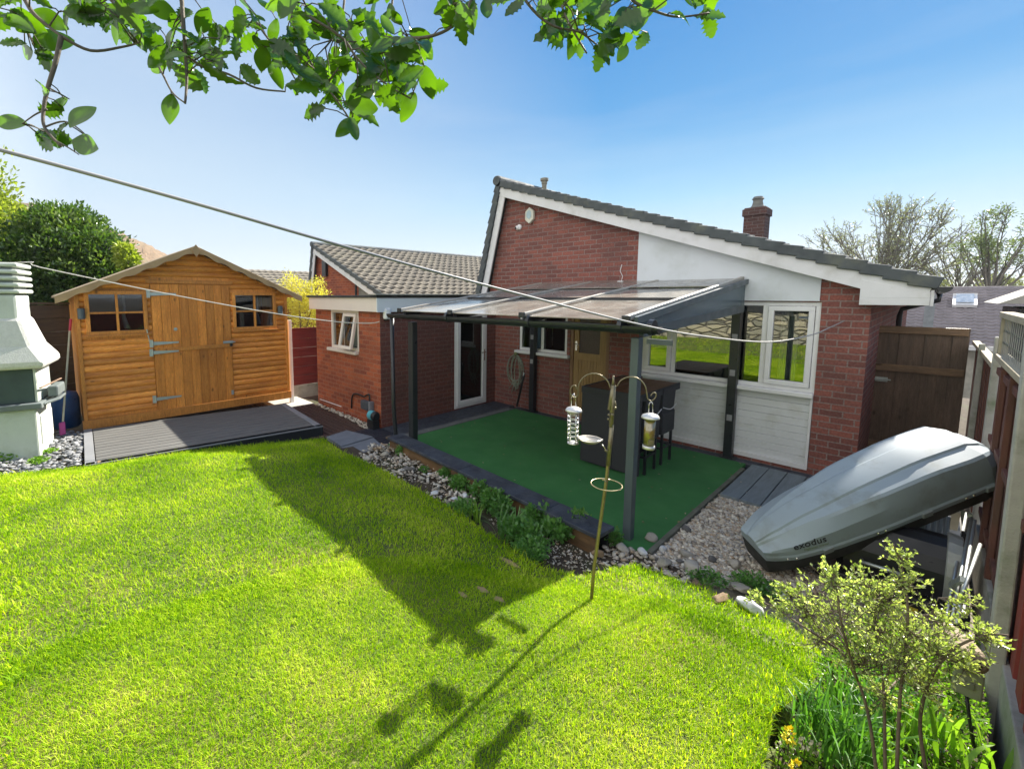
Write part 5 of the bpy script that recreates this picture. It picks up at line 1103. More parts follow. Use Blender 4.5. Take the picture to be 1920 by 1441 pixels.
# pump and box on the corner
pu = thing('water_pump', (-6.05, 3.9, 0), 'small blue and black electric pump on the pebbles at the extension corner', 'pump')
c = atY(700, 779, 3.9); MB().lathe((c.x - .1, 3.9, c.z), [(.05, 0), (.075, .015), (.078, .12), (.07, .125)], 20, (1, 0, 0)).build('motor', M('pump_blue', (.10, .42, .50), .4), pu, smooth=False)
MB().lathe((c.x + .025, 3.9, c.z), [(.076, .002), (.08, .04), (.06, .07)], 20, (1, 0, 0)).box(c.x - .1, c.x + .08, 3.84, 3.96, .0, c.z - .07).build('cap', m_black, pu)
cb = thing('control_box', (-6.25, 3.95, .25), 'grey and black box fixed low on the extension wall above the pump', 'box')
c = atY(688, 760, 3.95); MB().box(c.x - .13, c.x + .09, 3.90, 3.995, c.z - .07, c.z + .08).build('case', M('slate_grey_plastic', (.07, .08, .10), .5), cb, bev=.015); MB().box(c.x + .092, c.x + .15, 3.91, 3.995, c.z - .09, c.z + .09).build('case_end', M('mid_grey_plastic', (.2, .2, .22), .5), cb, bev=.01)
tag(MB().tube(smooth_path([atY(659, 765, 3.97), atY(660, 745, 3.97), atY(664, 738, 3.97), atY(672, 739, 3.97), atY(682, 743, 3.97), atY(688, 740, 3.97), atY(692, 740, 3.97), atY(693, 752, 3.97)], 5), .014, 8).build('water_pipe', m_black, smooth=True), 'black insulated pipe looping against the extension brickwork', 'pipe')
tag(MB().tube([atY(640, 762, 3.97), atY(600, 748, 3.97)], .008, 6).build('cable', m_white), 'white cable lying along the foot of the extension wall', 'cable')
# ================================================================== ROOF BOX
A0 = Vector((-.80, 4.12, .07)); ul = Vector((.625, .65, .43)).normalized(); Lb = 1.78
wv = Vector((-.755, .585, .26)); wv = (wv - ul * wv.dot(ul)).normalized(); nv = ul.cross(wv).normalized()
if nv.z < 0: nv = -nv
rb = thing('roof_box', tuple(A0), 'grey car roof box lying tilted nose down on the gravel against the fence', 'roof box')
W = .50
def rb_pt(t, s, h): return A0 + ul * (t * Lb) + wv * (s * W / 2) + nv * h
def sec(t):
    wf = np.interp(t, [0, .03, .1, .25, .45, .9, .97, 1], [.50, .62, .80, .94, 1, 1, .86, .66])
    ht = np.interp(t, [0, .06, .2, .45, .7, .9, .96, 1], [.21, .26, .33, .39, .41, .38, .32, .25])
    tw_ = np.interp(t, [0, .25, .5, .88, 1], [.45, .62, .76, .80, .60])
    return wf, ht, tw_
T_ = np.concatenate([np.linspace(0, .1, 5), np.linspace(.15, .9, 14), [.93, .96, .985, 1]])
lid = []; base = []
for t in T_:
    wf, ht, tw_ = sec(t)
    prof = [(-1.04, .115), (-1.04, .15), (-1.0, .165), (-.985, .20), (-.93, .55 * ht + .08), (-tw_ - .04, ht - .012), (-tw_ + .04, ht), (-.35, ht + .004), (-.30, ht + .016), (0, ht + .02)]
    prof = prof + [(-a, b) for a, b in prof[-2::-1]]
    lid.append([rb_pt(t, s * wf, max(h, .117)) for s, h in prof])
    bp = [(-1.0, .112), (-.97, .0), (-.8, -.05), (.8, -.05), (.97, .0), (1.0, .112)]
    base.append([rb_pt(t, s * wf, h) for s, h in bp])
def loft(rows):
    mb = MB(); n = len(rows[0]); V = [p for r in rows for p in r]
    F = [(i * n + k, i * n + k + 1, (i + 1) * n + k + 1, (i + 1) * n + k) for i in range(len(rows) - 1) for k in range(n - 1)]
    F += [tuple(range(n)), tuple(reversed(range((len(rows) - 1) * n, len(rows) * n)))]
    return mb.add(V, F)
m_lid = M('silver_grey_plastic', (.30, .365, .41), .45, (.265, .325, .37), 2, .06, 200, spec=.45, dirt=(.20, .23, .22), ds=5)
m_rb2 = M('rim_grey_plastic', (.24, .27, .28), .5, (.2, .23, .24), 3, .05, 90)
l_ = loft(lid).build('lid', m_lid, rb); 
for p in l_.data.polygons: p.use_smooth = True
es = l_.modifiers.new('edge', 'EDGE_SPLIT'); es.split_angle = R(13)
loft(base).build('base', M('dark_base_plastic', (.035, .037, .035), .6), rb)
for t in (.07, .10, .42, .45, .78, .81): q = rb_pt(t, -1.045 * sec(t)[0], .135); MB().lathe(q, [(.009, 0), (.007, .004)], 10, tuple(-wv)).build('rivet', m_chrome, rb)
for t in (.22, .62, .88): q = rb_pt(t, -1.05 * sec(t)[0], .135); MB().obox(q, ul * .035, wv * .008, nv * .022).build('latch', m_rb2, rb, bev=.004)
def text_mesh(s, size, name, m, parent, origin, xdir, ydir, ext=.0008, shear=0):
    cu = bpy.data.curves.new(name, 'FONT'); cu.body = s; cu.size = size; cu.extrude = ext; cu.space_character = 1.05; cu.offset = size * .012
    o = bpy.data.objects.new(name + '_tmp', cu); C.objects.link(o); dg = bpy.context.evaluated_depsgraph_get()
    me = bpy.data.meshes.new_from_object(o.evaluated_get(dg)); bpy.data.objects.remove(o)
    x, y = Vector(xdir).normalized(), Vector(ydir).normalized(); z = x.cross(y); Mx = Matrix((x, y, z)).transposed()
    for v_ in me.vertices: v_.co = Mx @ v_.co + Vector(origin) - WL[parent.name]
    ob = bpy.data.objects.new(name, me); C.objects.link(ob); ob.parent = parent; WL[ob.name] = WL[parent.name]; me.materials.clear(); me.materials.append(m); return ob
def side_pt(t, h): 
    wf, ht, tw_ = sec(t); s = np.interp(h, [.165, .20, .55 * ht + .08], [-1.0, -.985, -.93]); return rb_pt(t, s * wf, h) - wv * .004
o_ = side_pt(.10, .212); xd = side_pt(.28, .212) - o_; yd = side_pt(.19, .27) - side_pt(.19, .212); yd = yd - xd.normalized() * yd.dot(xd.normalized())
text_mesh('exodus', .075, 'lettering', M('dark_lettering', (.03, .035, .04), .5), rb, o_, xd, yd)
o2 = side_pt(.135, .185); text_mesh('highway travel', .028, 'small_lettering', M('green_grey_lettering', (.22, .28, .18), .6), rb, o2, xd, yd)
# ================================================================== BLACK BARBECUE, STEP LADDER, SHEET, LOG AND BOX
bb2 = thing('kettle_barbecue', (-.1, 4.9, -.04), 'black hooded metal barbecue with silver end trim tucked under the roof box', 'barbecue')
c = atY(1690, 1065, 4.6); cx_, cy_, cz_ = c.x, 4.6, max(c.z, .20)
pts = []; n = 12
for x, s in ((-.34, .9), (-.30, 1.0), (.20, 1.0), (.245, .97)):
    pts.append([(cx_ + x, cy_ - .22 * s * math.cos(a), cz_ + .30 * s * math.sin(a) - .02) for a in np.linspace(-.35, math.pi + .35, n)])
loft([[Vector(p) for p in r] for r in pts]).build('hood', M('black_enamel', (.008, .009, .012), .35, (.012, .013, .016), 6, .05, 60, spec=.4), bb2, smooth=False)
pts = [[Vector((cx_ + x, cy_ - .23 * math.cos(a) * s, cz_ + .315 * math.sin(a) * s - .02)) for a in np.linspace(-.2, math.pi + .2, 14)] for x, s in ((.20, 1.02), (.205, 1.04), (.27, 1.0), (.275, .97))]
loft(pts).build('end_trim', m_zinc, bb2)
MB().box(cx_ - .45, cx_ + .33, cy_ - .24, cy_ + .24, cz_ - .30, cz_ - .13).build('firebox', m_black, bb2, bev=.02)
MB().tube([(cx_ - .2, cy_ - .24, cz_ + .02), (cx_ - .2, cy_ - .29, cz_ + .03), (cx_ + .1, cy_ - .29, cz_ + .03), (cx_ + .1, cy_ - .24, cz_ + .02)], .012, 8).build('handle', m_zinc, bb2, smooth=True)
MB().box(cx_ - .02, cx_ + .10, cy_ - .262, cy_ - .242, cz_ - .27, cz_ - .2).build('badge', M('yellow_tape', (.55, .45, .03), .5), bb2)
q = atY(1722, 985, 4.9); MB().lathe((q.x, 4.9, q.z - .14), [(.035, 0), (.035, .2), (.05, .21), (.05, .24)], 14).build('flue', M('blue_grey_metal', (.22, .32, .36), .4, metal=.5), bb2)
sl_ = thing('step_ladder', (.25, 4.5, -.05), 'folded aluminium step ladder leaning on the fence beneath the roof box', 'ladder')
def fpl(u, v): return atX(u, v, .30)
for k, (a, b) in enumerate((((1772, 1172), (1812, 962)), ((1783, 1172), (1822, 970)), ((1794, 1168), (1828, 975)), ((1806, 1110), (1838, 1020)))):
    P_a, P_b = atX(*a, .18 + .012 * k), atX(*b, .29 + .005 * k); MB().tube([P_a, P_b], .0085, 8).build('rail', m_zinc, sl_, smooth=True)
P_a, P_b = atX(1783, 1097, .20), atX(1805, 1085, .22); MB().bar(P_a, P_b, .02, .03).build('rung', m_zinc, sl_)
P_a = atX(1818, 965, .29); MB().lathe(P_a, [(.014, -.02), (.014, .02)], 12, (0, 1, 0)).build('hinge', m_zinc, sl_); P_a = atX(1808, 1010, .27); MB().obox(P_a, (.015, 0, 0), (0, .02, 0), (0, 0, .05)).build('lock', m_black, sl_, bev=.006)
mb = MB(); q = atY(1728, 958, 5.9); q2 = atY(1760, 1030, 5.9)
xs = np.linspace(q.x, q2.x + .05, 25)
for a, b, k in zip(xs, xs[1:], range(24)): mb.add([(a, 5.9 + .012 * math.sin(k * 1.3), -.05), (b, 5.9 + .012 * math.sin(k * 1.3 + 1.3), -.05), (b, 5.95 + .012 * math.sin(k * 1.3 + 1.3), q.z), (a, 5.95 + .012 * math.sin(k * 1.3), q.z)], [(0, 1, 2, 3)])
o = mb.build('corrugated_sheet', M('blue_grey_corrugated', (.16, .20, .24), .5, metal=.3), fixn=False); o.modifiers.new('t', 'SOLIDIFY').thickness = .003; tag(o, 'upright corrugated grey sheet standing behind the black barbecue', 'metal sheet')
tag(MB().obox(atY(1783, 985, 6.3) + Vector((0, 0, -.25)), (.03, 0, 0), (0, .03, 0), (.02, 0, .4)).build('timber_plank', m_trel, bev=.003), 'pale weathered plank standing between the metal sheet and the fence', 'plank')
# log ornament and grey box
lg = thing('hollow_log', tuple(atY(1815, 1250, 2.75)), 'weathered grey hollow log with a round hole fixed beside the nearest post', 'log')
a, b = atY(1775, 1185, 3.0), atY(1828, 1245, 2.7)
def blob_tube(p, q, r, n=9, k=16, seed=1):
    g = np.random.default_rng(seed); d = (q - p); ax = d.normalized(); u = ax.orthogonal().normalized(); w_ = ax.cross(u); rows = []
    for i in range(n):
        t = i / (n - 1); rr = r * (1 + .08 * math.sin(5 * t)) * (1 if 0 < i < n - 1 else .86)
        rows.append([p + d * t + (u * math.cos(x) + w_ * math.sin(x)) * rr * (1 + g.normal(0, .05)) for x in np.linspace(0, 2 * math.pi, k)])
        rows[-1][-1] = rows[-1][0]
    return loft(rows)
m_log = M('weathered_log', (.33, .27, .19), .9, (.20, .155, .10), 8, 1.0, 45, dist=.015, dirt=(.40, .36, .28), ds=6)
lgo = blob_tube(a, b, .055).build('log', m_log, lg, smooth=True); es = lgo.modifiers.new('sub', 'SUBSURF'); es.levels = es.render_levels = 1
dl = (b - a).normalized(); MB().lathe(b - dl * .004, [(.020, 0), (.020, .006), (.014, .0065)], 16, tuple(dl)).build('hole', m_black, lg)
gb = thing('control_box', tuple(atY(1812, 1290, 2.75)), 'pale green-grey plastic box hanging beneath the hollow log', 'box')
c = atY(1814, 1277, 2.78); MB().obox(c, (.042, .0, .0), (0, .018, 0), (0, 0, .058)).build('case', M('green_grey_plastic', (.26, .29, .20), .6), gb, bev=.006); MB().obox(c - Vector((0, .022, -.0)), (.018, 0, 0), (0, .003, 0), (0, 0, .014)).build('badge', M('grey_badge', (.2, .22, .16), .6), gb, bev=.002)
tag(MB().tube([atY(1812, 1300, 2.8), atY(1818, 1350, 2.8), atY(1826, 1400, 2.8)], .006, 8).build('cable', m_black, smooth=True), 'black cable dropping from the green-grey box to the ground', 'cable')
# neighbour's black weather post behind the canopy
p = atX(897, 550, -8.2); tag(MB().lathe((p.x, p.y, 2.16), [(.035, 0), (.035, .25), (.06, .3), (.055, .38), (.03, .40), (.03, .44), (.04, .46), (.03, .52)], 12).build('flue_pipe', m_dark), 'dark bottle-shaped flue standing on the flat extension roof', 'flue')
# ================================================================== PLANTS
def leafset(P, D, size, ratio=.45, fold=.25, jit=.3, g=rng):
    """rhombic leaves folded on the midrib: P base points, D directions, size lengths"""
    n = len(P); D = D / np.linalg.norm(D, axis=1, keepdims=True)
    r = g.normal(size=(n, 3)); S = np.cross(D, r); S /= np.linalg.norm(S, axis=1, keepdims=True); Nn = np.cross(S, D)
    s = (size * g.uniform(1 - jit, 1 + jit, n))[:, None]
    m = P + D * s * .5
    V = np.stack([P, m + S * s * ratio * .5 + Nn * s * ratio * fold, P + D * s, m - S * s * ratio * .5 + Nn * s * ratio * fold], 1).reshape(-1, 3)
    k = np.arange(n) * 4; return V, np.concatenate([np.stack([k, k + 1, k + 2], 1), np.stack([k, k + 2, k + 3], 1)])
def crown_pts(blobs, n, g=rng, shell=.6):
    """points spread through lumpy blobs (x, y, z, rx, ry, rz)"""
    B = np.array(blobs); vol = B[:, 3] * B[:, 4] * B[:, 5]; idx = g.choice(len(B), n, p=vol / vol.sum())
    d = g.normal(size=(n, 3)); d /= np.linalg.norm(d, axis=1, keepdims=True); r = g.uniform(shell ** 3, 1, n) ** (1 / 3)
    r *= g.uniform(.86, 1.14, n); r *= 1 + .16 * np.sin(d[:, 0] * 7 + idx) * np.sin(d[:, 1] * 6 + idx * 2) + .12 * np.sin(d[:, 2] * 9 + idx * 3)
    return B[idx, :3] + d * r[:, None] * B[idx, 3:6], d
def foliage(name, blobs, n, size, m, parent, up=.3, shell=.55, ratio=.5):
    P, d = crown_pts(blobs, n, shell=shell); D = d + rng.normal(0, .7, d.shape) + (0, 0, up)
    V, F = leafset(P, D, np.full(n, size), ratio); return npmesh(name, V, F, m, parent)
def clump(u, v, z, r, h, n, size, m, label, cat='plant', name='leafy_plant', grp=None, ratio=.7):
    p = atZ(u, v, z); t = thing(name, tuple(p), label, cat, grp)
    foliage('leaves', [(p.x, p.y, p.z + h * .4, r, r, h * .6), (p.x + r * .5, p.y + .02, p.z + h * .3, r * .6, r * .6, h * .45), (p.x - r * .5, p.y - .01, p.z + h * .3, r * .6, r * .6, h * .45)], n, size, m, t, .4, .3, ratio)
    mb = MB()
    for k in range(9):
        a = rng.uniform(0, 6.28); mb.tube([(p.x, p.y, p.z - .02), (p.x + r * .5 * math.cos(a), p.y + r * .5 * math.sin(a), p.z + h * .6)], [.003, .0015], 5)
    mb.build('stems', m_stem, t); return t
m_stem = M('green_stem', (.12, .14, .05), .7); m_bark = M('bark', (.19, .15, .11), .9, (.11, .09, .07), 15, .8, 60)
m_leafd = leaf_mat('mid_green_leaves', [(.055, .14, .035), (.10, .24, .055), (.18, .36, .09)], .35)
m_leafb = leaf_mat('fresh_green_leaves', [(.10, .22, .02), (.18, .33, .03), (.28, .42, .06)], .4)
for a in ((755, 850, .03, .085, .10, 420, .035, 'rounded leafy clump at the narrow end of the stony bed'), (838, 895, .03, .09, .11, 460, .035, 'leafy clump against the timber wall in the middle of the bed'), (862, 912, .04, .10, .12, 520, .035, 'third leafy clump right of the small white stones'),
          (795, 882, .05, .05, .05, 160, .025, 'tiny low plant between rock and timber wall'), (925, 950, .08, .13, .16, 800, .035, 'feathery dark plant behind the upright iris leaves'), (870, 958, .10, .13, .09, 700, .03, 'low spreading cover below the big white rocks'),
          (975, 1005, .10, .15, .13, 900, .04, 'broad green clump at the widest part of the bed'), (1010, 975, .06, .13, .13, 600, .045, 'ivy-like plant under the slate caps'), (1040, 1000, .08, .12, .10, 520, .045, 'leafy ivy patch beside the bare soil'), (1085, 992, .06, .12, .14, 520, .05, 'ivy with broad leaves at the end of the slate wall'),
          (900, 930, .06, .10, .16, 420, .035, 'dark leafy plant pressed against the slate caps mid wall'), (940, 965, .07, .10, .17, 420, .035, 'tall tangled plant behind the strap leaves'), (1000, 1030, .1, .12, .09, 420, .035, 'low leafy spread beneath the arching strap leaves'), (1150, 1015, .04, .06, .10, 200, .035, 'small weedy plant at the foot of the grey post'), (990, 1040, .12, .13, .06, 500, .03, 'ragged cover plant at the lawn edge near the bare patch'), (1325, 1085, .03, .12, .04, 420, .022, 'patch of mossy weeds over the edge of the gravel'), (1415, 1100, .02, .14, .06, 500, .028, 'weedy cover beside the roof box tip'),
          (10, 862, .12, .12, .12, 330, .04, 'green weed at the foot of the barbecue at the left edge'), (70, 866, .12, .10, .05, 260, .03, 'yellow-green moss-like weed beside the barbecue base'), (95, 848, .12, .06, .04, 150, .03, 'small bright weed at the right foot of the barbecue')):
    clump(*a[:7], m_leafb if a[0] < 120 else m_leafd, a[7], grp='small plants of the beds')
def straps(name, u, v, z, n, ln, wd, spread, m, label, cat='plant', hgt=None, seed=1):
    g = np.random.default_rng(seed); p = atZ(u, v, z); t = thing(name, tuple(p), label, cat); Vs, Fs = [], []; o = 0
    for k in range(n):
        a = g.uniform(0, 6.28); L_ = ln * g.uniform(.6, 1.15); lean = g.uniform(.15, .9) ; b = p + Vector((g.normal(0, spread), g.normal(0, spread), -.01)); dx, dy = math.cos(a), math.sin(a); w_ = wd * g.uniform(.7, 1.2)
        seg = 7; tw = g.uniform(-.5, .5)
        for i in range(seg):
            f = i / (seg - 1); hx = L_ * lean * f ** 1.8 * .8; hz = L_ * (f - .45 * lean * f ** 3); ww = w_ * (1 - f ** 3) * .5 + .0006
            sx, sy = -dy * math.cos(tw * f), dx * math.cos(tw * f)
            c = (b.x + dx * hx, b.y + dy * hx, b.z + hz); Vs += [(c[0] - sx * ww, c[1] - sy * ww, c[2]), (c[0] + sx * ww, c[1] + sy * ww, c[2] + ww * .3)]
            if i: q = o + 2 * i; Fs.append((q - 2, q - 1, q + 1, q))
        o += 2 * seg
    npmesh('leaves', np.array(Vs), np.array(Fs), m, t, smooth=True); return t
straps('iris_plant', 893, 975, .08, 26, .22, .012, .03, m_leafb, 'upright bright green iris leaves in the middle of the bed', seed=3)
straps('strap_leaf_plant', 950, 1000, .10, 70, .24, .012, .06, m_leafd, 'arching grassy-leaved plant beside the iris leaves', seed=4)
m_daf = leaf_mat('daffodil_leaves', [(.05, .14, .025), (.08, .21, .035), (.14, .29, .05)], .35)
straps('daffodil_clump', 1560, 1395, .26, 190, .27, .0085, .075, m_daf, 'thick clump of long daffodil leaves left of the shrub stems', seed=5)
straps('daffodil_clump', 1640, 1330, .2, 90, .24, .008, .07, m_daf, 'second clump of narrow bulb leaves behind the shrub stems', seed=6)
straps('strap_leaf_plant', 1770, 1400, .2, 34, .26, .02, .07, m_leafb, 'broad light green strap leaves near the nearest post', seed=8)
straps('strap_leaf_plant', 1680, 1440, .24, 60, .18, .012, .09, m_leafb, 'fresh green leaves at the bottom edge right of the shrub stems', seed=9)
gp = [(p.x, p.y) for p in (atZ(1470, 1350, .22), atZ(1540, 1240, .14), atZ(1600, 1200, .05), atZ(1830, 1240, .05), atZ(1850, 1400, .1), atZ(1850, 1600, .2), atZ(1500, 1600, .25), atZ(1440, 1440, .26))]
tag(MB().prism([(x, y, .17) for x, y in gp], (0, 0, -.3)).build('border_soil', m_soil), kind='structure')
px = rng.uniform(-.6, .34, 26000); py = rng.uniform(1.3, 4, 26000); k = inside(px, py, gp); px, py = px[k], py[k]
hh = .17 + rng.uniform(0, 1, len(px)) ** 1.5 * (.05 + .05 * np.sin(px * 14) * np.sin(py * 12)); P = np.stack([px, py, hh], 1); D = rng.normal(0, 1, P.shape) + (0, 0, .8)
V, F = leafset(P, D, np.full(len(P), .022), .55); tag(npmesh('ground_cover', V, F, m_leafb), 'dense low green ground cover filling the flower border', 'ground cover', kind='stuff')
m_yel = M('yellow_petals', (.95, .80, .03), .6, (.88, .68, .02), 30, .1); m_pale = M('cream_petals', (.75, .68, .52), .7); m_blu = M('pale_blue_petals', (.45, .55, .75), .6)
def flower(u, v, z, r, m, label, n=40, tall=1.5, name='flower'):
    p = atZ(u, v, z); t = thing(name, (p.x, p.y, z - .05), label, 'flower', 'flowers in the border'); g = np.random.default_rng(u)
    d = g.normal(size=(n, 3)); d /= np.linalg.norm(d, axis=1, keepdims=True); Pp = np.array(p) + d * (r * .5, r * .5, r * tall * .6); V, F = leafset(Pp, d + (0, 0, .2), np.full(n, r * .75), .6, g=g); npmesh('petals', V, F, m, t)
    MB().tube([(p.x, p.y, z - .09), (p.x, p.y, z)], .003, 6).build('stem', m_stem, t)
for a in ((1480, 1378, .31, .022, m_yel, 'yellow hyacinth-like flower head at the lawn edge', 70, 2.2), (1492, 1436, .29, .019, m_yel, 'yellow flower head at the very bottom edge', 60, 1.8), (1510, 1392, .27, .022, m_pale, 'withered cream flower beside the yellow hyacinth', 26, .8), (1530, 1400, .25, .024, m_pale, 'brownish cream faded bloom right of the yellow hyacinth', 26, .8), (1462, 1398, .28, .016, m_pale, 'small white petals left of the yellow hyacinth', 14, .8),
          (1758, 1318, .27, .016, m_yel, 'small yellow flower under the shrub crown', 12, .6), (1780, 1334, .26, .016, m_yel, 'small yellow flower next to the strap leaves', 12, .6), (1795, 1352, .26, .014, m_yel, 'lowest of the small yellow flowers near the post', 12, .6), (1700, 1318, .27, .02, m_yel, 'yellow bloom between the two right shrub stems', 14, .6), (1765, 1405, .24, .011, m_blu, 'tiny pale blue flower low beside the post', 10, .6), (1562, 1245, .28, .010, M('orange_petals', (.8, .35, .02), .6), 'tiny orange bud above the daffodil leaves', 8, .8)):
    flower(*a)
# ---- foreground shrub
m_shl = leaf_mat('shrub_leaves', [(.12, .17, .06), (.28, .35, .12), (.50, .56, .24), (.78, .78, .50)], .4, .3, .6, ns=9)
sb = thing('flowering_shrub', tuple(atZ(1668, 1441, .2)), 'twiggy shrub with small yellow-green leaves in the near right corner', 'shrub')
gsh = random.Random(5)
def spt(u, v, D): return atD(u, v, D)
D0 = 1.62
stems = [[(1648, 1500, D0), (1640, 1420, D0), (1628, 1340, D0), (1608, 1275, D0), (1570, 1215, D0 + .05), (1530, 1170, D0 + .1), (1500, 1120, D0 + .1)], [(1660, 1500, D0 + .03), (1659, 1400, D0 + .03), (1657, 1300, D0 + .03), (1650, 1230, D0 + .05), (1640, 1150, D0 + .1)],
         [(1680, 1500, D0 - .03), (1683, 1400, D0 - .03), (1688, 1300, D0 - .02), (1697, 1220, D0), (1702, 1140, D0), (1690, 1060, D0 + .05), (1675, 1020, D0 + .05)], [(1735, 1440, D0), (1725, 1350, D0), (1745, 1270, D0 - .05), (1790, 1215, D0 - .1), (1850, 1190, D0 - .15), (1890, 1190, D0 - .15)],
         [(1608, 1275, D0), (1580, 1180, D0 - .1), (1570, 1110, D0 - .1), (1562, 1075, D0 - .1)], [(1570, 1215, D0), (1500, 1170, D0), (1455, 1140, D0 + .1), (1415, 1122, D0 + .1)], [(1697, 1220, D0), (1740, 1160, D0 + .1), (1760, 1120, D0 + .1)], [(1657, 1300, D0), (1700, 1260, D0 + .2), (1740, 1240, D0 + .2)]]
mb = MB(); segs = []
for si, s in enumerate(stems):
    pts = smooth_path([spt(*p) for p in s], 5); n = len(pts); mb.tube(pts, [(.0062 if si < 4 else .004) * (1 - .6 * i / n) for i in range(n)], 7)
    segs += [(pts[i], i / n) for i in range(n)]
blobs = [(1690, 1045, 26, D0 + .05), (1702, 1095, 30, D0), (1562, 1085, 42, D0 - .1), (1622, 1092, 40, D0 + .15), (1655, 1120, 45, D0 + .1), (1505, 1140, 48, D0 + .1), (1580, 1150, 62, D0), (1640, 1175, 66, D0 + .1), (1700, 1180, 60, D0), (1545, 1195, 48, D0 + .1), (1615, 1225, 60, D0), (1680, 1245, 62, D0 - .05), (1750, 1215, 60, D0 - .05), (1760, 1165, 40, D0 + .1),
         (1725, 1275, 46, D0), (1800, 1240, 36, D0 - .1), (1852, 1192, 34, D0 - .15), (1420, 1120, 15, D0 + .1), (1470, 1145, 22, D0 + .1), (1600, 1115, 30, D0 + .1), (1655, 1295, 40, D0 + .05), (1475, 1105, 20, D0 + .1), (1820, 1130, 20, D0)]
Pl, Dl = [], []
for (u, v, r, D) in blobs:
    c = spt(u, v, D); rr = r / 829.18 * D; nt_ = int(5 + r * .75)
    for k in range(nt_):
        d = Vector((gsh.gauss(0, 1), gsh.gauss(0, 1), gsh.gauss(.25, 1))).normalized(); e_ = c + d * rr * gsh.uniform(.35, 1.4)
        s_ = min(segs, key=lambda q: (q[0] - (c - d * rr * .3)).length)[0] if gsh.random() < .35 else c + Vector((gsh.gauss(0, .3), gsh.gauss(0, .3), gsh.gauss(-.3, .3))) * rr * .5
        mid_ = (s_ + e_) / 2 + Vector((0, 0, -.1 * rr)); mb.tube([s_, mid_, e_], [.0016, .0012, .0007], 4, cap=False)
        m_ = int(gsh.uniform(7, 14))
        for j in range(m_):
            t = gsh.uniform(.35, 1.02); q = mid_.lerp(e_, (t - .5) * 2) if t > .5 else s_.lerp(mid_, t * 2)
            Pl.append(q); Dl.append((e_ - mid_).normalized() * .6 + Vector((gsh.gauss(0, .7), gsh.gauss(0, .7), gsh.gauss(.3, .6))))
mb.build('stems', m_bark, sb, smooth=True, fixn=False)
V, F = leafset(np.array(Pl), np.array(Dl), np.full(len(Pl), .0145), .5, .3); npmesh('leaves', V, F, m_shl, sb)
# ================================================================== HOLLY OVERHEAD
m_hol = leaf_mat('holly_leaves', [(.016, .045, .010), (.04, .10, .015), (.075, .17, .022)], .45, .2, .7, ns=14, tcol=(3.0, 2.9, .3))
hb = thing('holly_tree', tuple(atD(500, -140, .95)), 'holly branches with spiny glossy leaves hanging into the top of the view', 'holly')
def holly_leaf(P, D, Nn, L_, g):
    """elliptical leaf, spined margin, folded on a raised midrib; five points across so that the blade itself stays smooth"""
    D = D.normalized(); S = D.cross(Nn).normalized(); Nn = S.cross(D).normalized(); n = 18; wmax = L_ * g.uniform(.22, .34); spiny = g.random() < .58; V = []; cup = g.uniform(.05, .45); bend = g.uniform(-.35, .6); twi = g.uniform(-.6, .6); sk = g.uniform(1.08, 1.36); ph = g.randint(0, 2); pw = g.uniform(.6, .95)
    for i in range(n + 1):
        t = i / n; b = wmax * math.sin(math.pi * min(1, t * .97 + .02)) ** pw
        k = (sk * g.uniform(.9, 1.1) if (i + ph) % 3 == 0 else .86) if spiny and 0 < i < n - 1 else 1.0
        if i == n: b = .0
        c = P + D * (L_ * t) - Nn * (bend * L_ * t * t); S2 = S * math.cos(twi * t) + Nn * math.sin(twi * t); wv_ = .10 * b * math.sin(i * 2.1 + ph) if spiny else 0
        for f in (1, .62, 0, -.62, -1):
            h = cup * b * abs(f) ** 1.3 + (wv_ if abs(f) == 1 else 0); V.append(c + S2 * b * (f * k if abs(f) == 1 else f) + Nn * h)
    return V
def hol_faces(o, n=18): return [(o + 5 * i + j, o + 5 * i + j + 1, o + 5 * i + j + 6, o + 5 * i + j + 5) for i in range(n) for j in range(4)]
gh = random.Random(11)
twigs = [[(20, -60, .8), (55, 15, .8), (85, 45, .8), (115, 68, .8)], [(115, 68, .8), (105, 115, .8), (90, 165, .8), (82, 205, .8), (84, 240, .8), (115, 275, .8)], [(115, 68, .8), (170, 95, .82), (230, 88, .85), (262, 80, .85)],
         [(84, 238, .8), (120, 228, .8), (152, 245, .8), (178, 274, .8)], [(88, 205, .8), (66, 215, .8), (42, 232, .8)], [(92, 165, .8), (110, 175, .8), (130, 186, .8)], [(100, 262, .8), (125, 275, .8), (148, 290, .8)],
         [(336, -60, .85), (342, 20, .85), (347, 90, .85), (350, 150, .85), (347, 194, .84)], [(170, -40, 1), (260, 60, 1), (300, 130, .98), (322, 172, .95), (345, 192, .9)], [(345, 100, .9), (380, 125, .9), (430, 140, .9), (480, 165, .9), (535, 172, .9)],
         [(430, -50, 1), (480, 40, 1), (530, 110, .98), (560, 160, .95)], [(540, -60, .95), (552, 50, .95), (590, 130, .95), (640, 200, .92), (665, 240, .9)], [(560, 20, .9), (640, 70, .9), (670, 110, .9), (720, 155, .88), (770, 185, .86)], [(590, 60, 1), (700, 100, .95), (745, 75, .92), (800, 70, .9), (845, 52, .9), (878, 15, .9), (890, -50, .9)],
         [(950, -50, .9), (1000, 20, .9), (1040, 50, .9), (1085, 60, .9), (1120, 85, .9)], [(1150, -50, .85), (1185, 0, .85), (1225, 20, .85), (1270, 32, .85), (1330, 25, .85)], [(1040, -40, .95), (1060, 30, .93), (1100, 100, .9)], [(650, -60, 1), (640, 40, .98), (610, 90, .95)], [(740, -60, 1), (735, 10, 1), (725, 60, .98)]]
mb = MB(); tw_pts = []
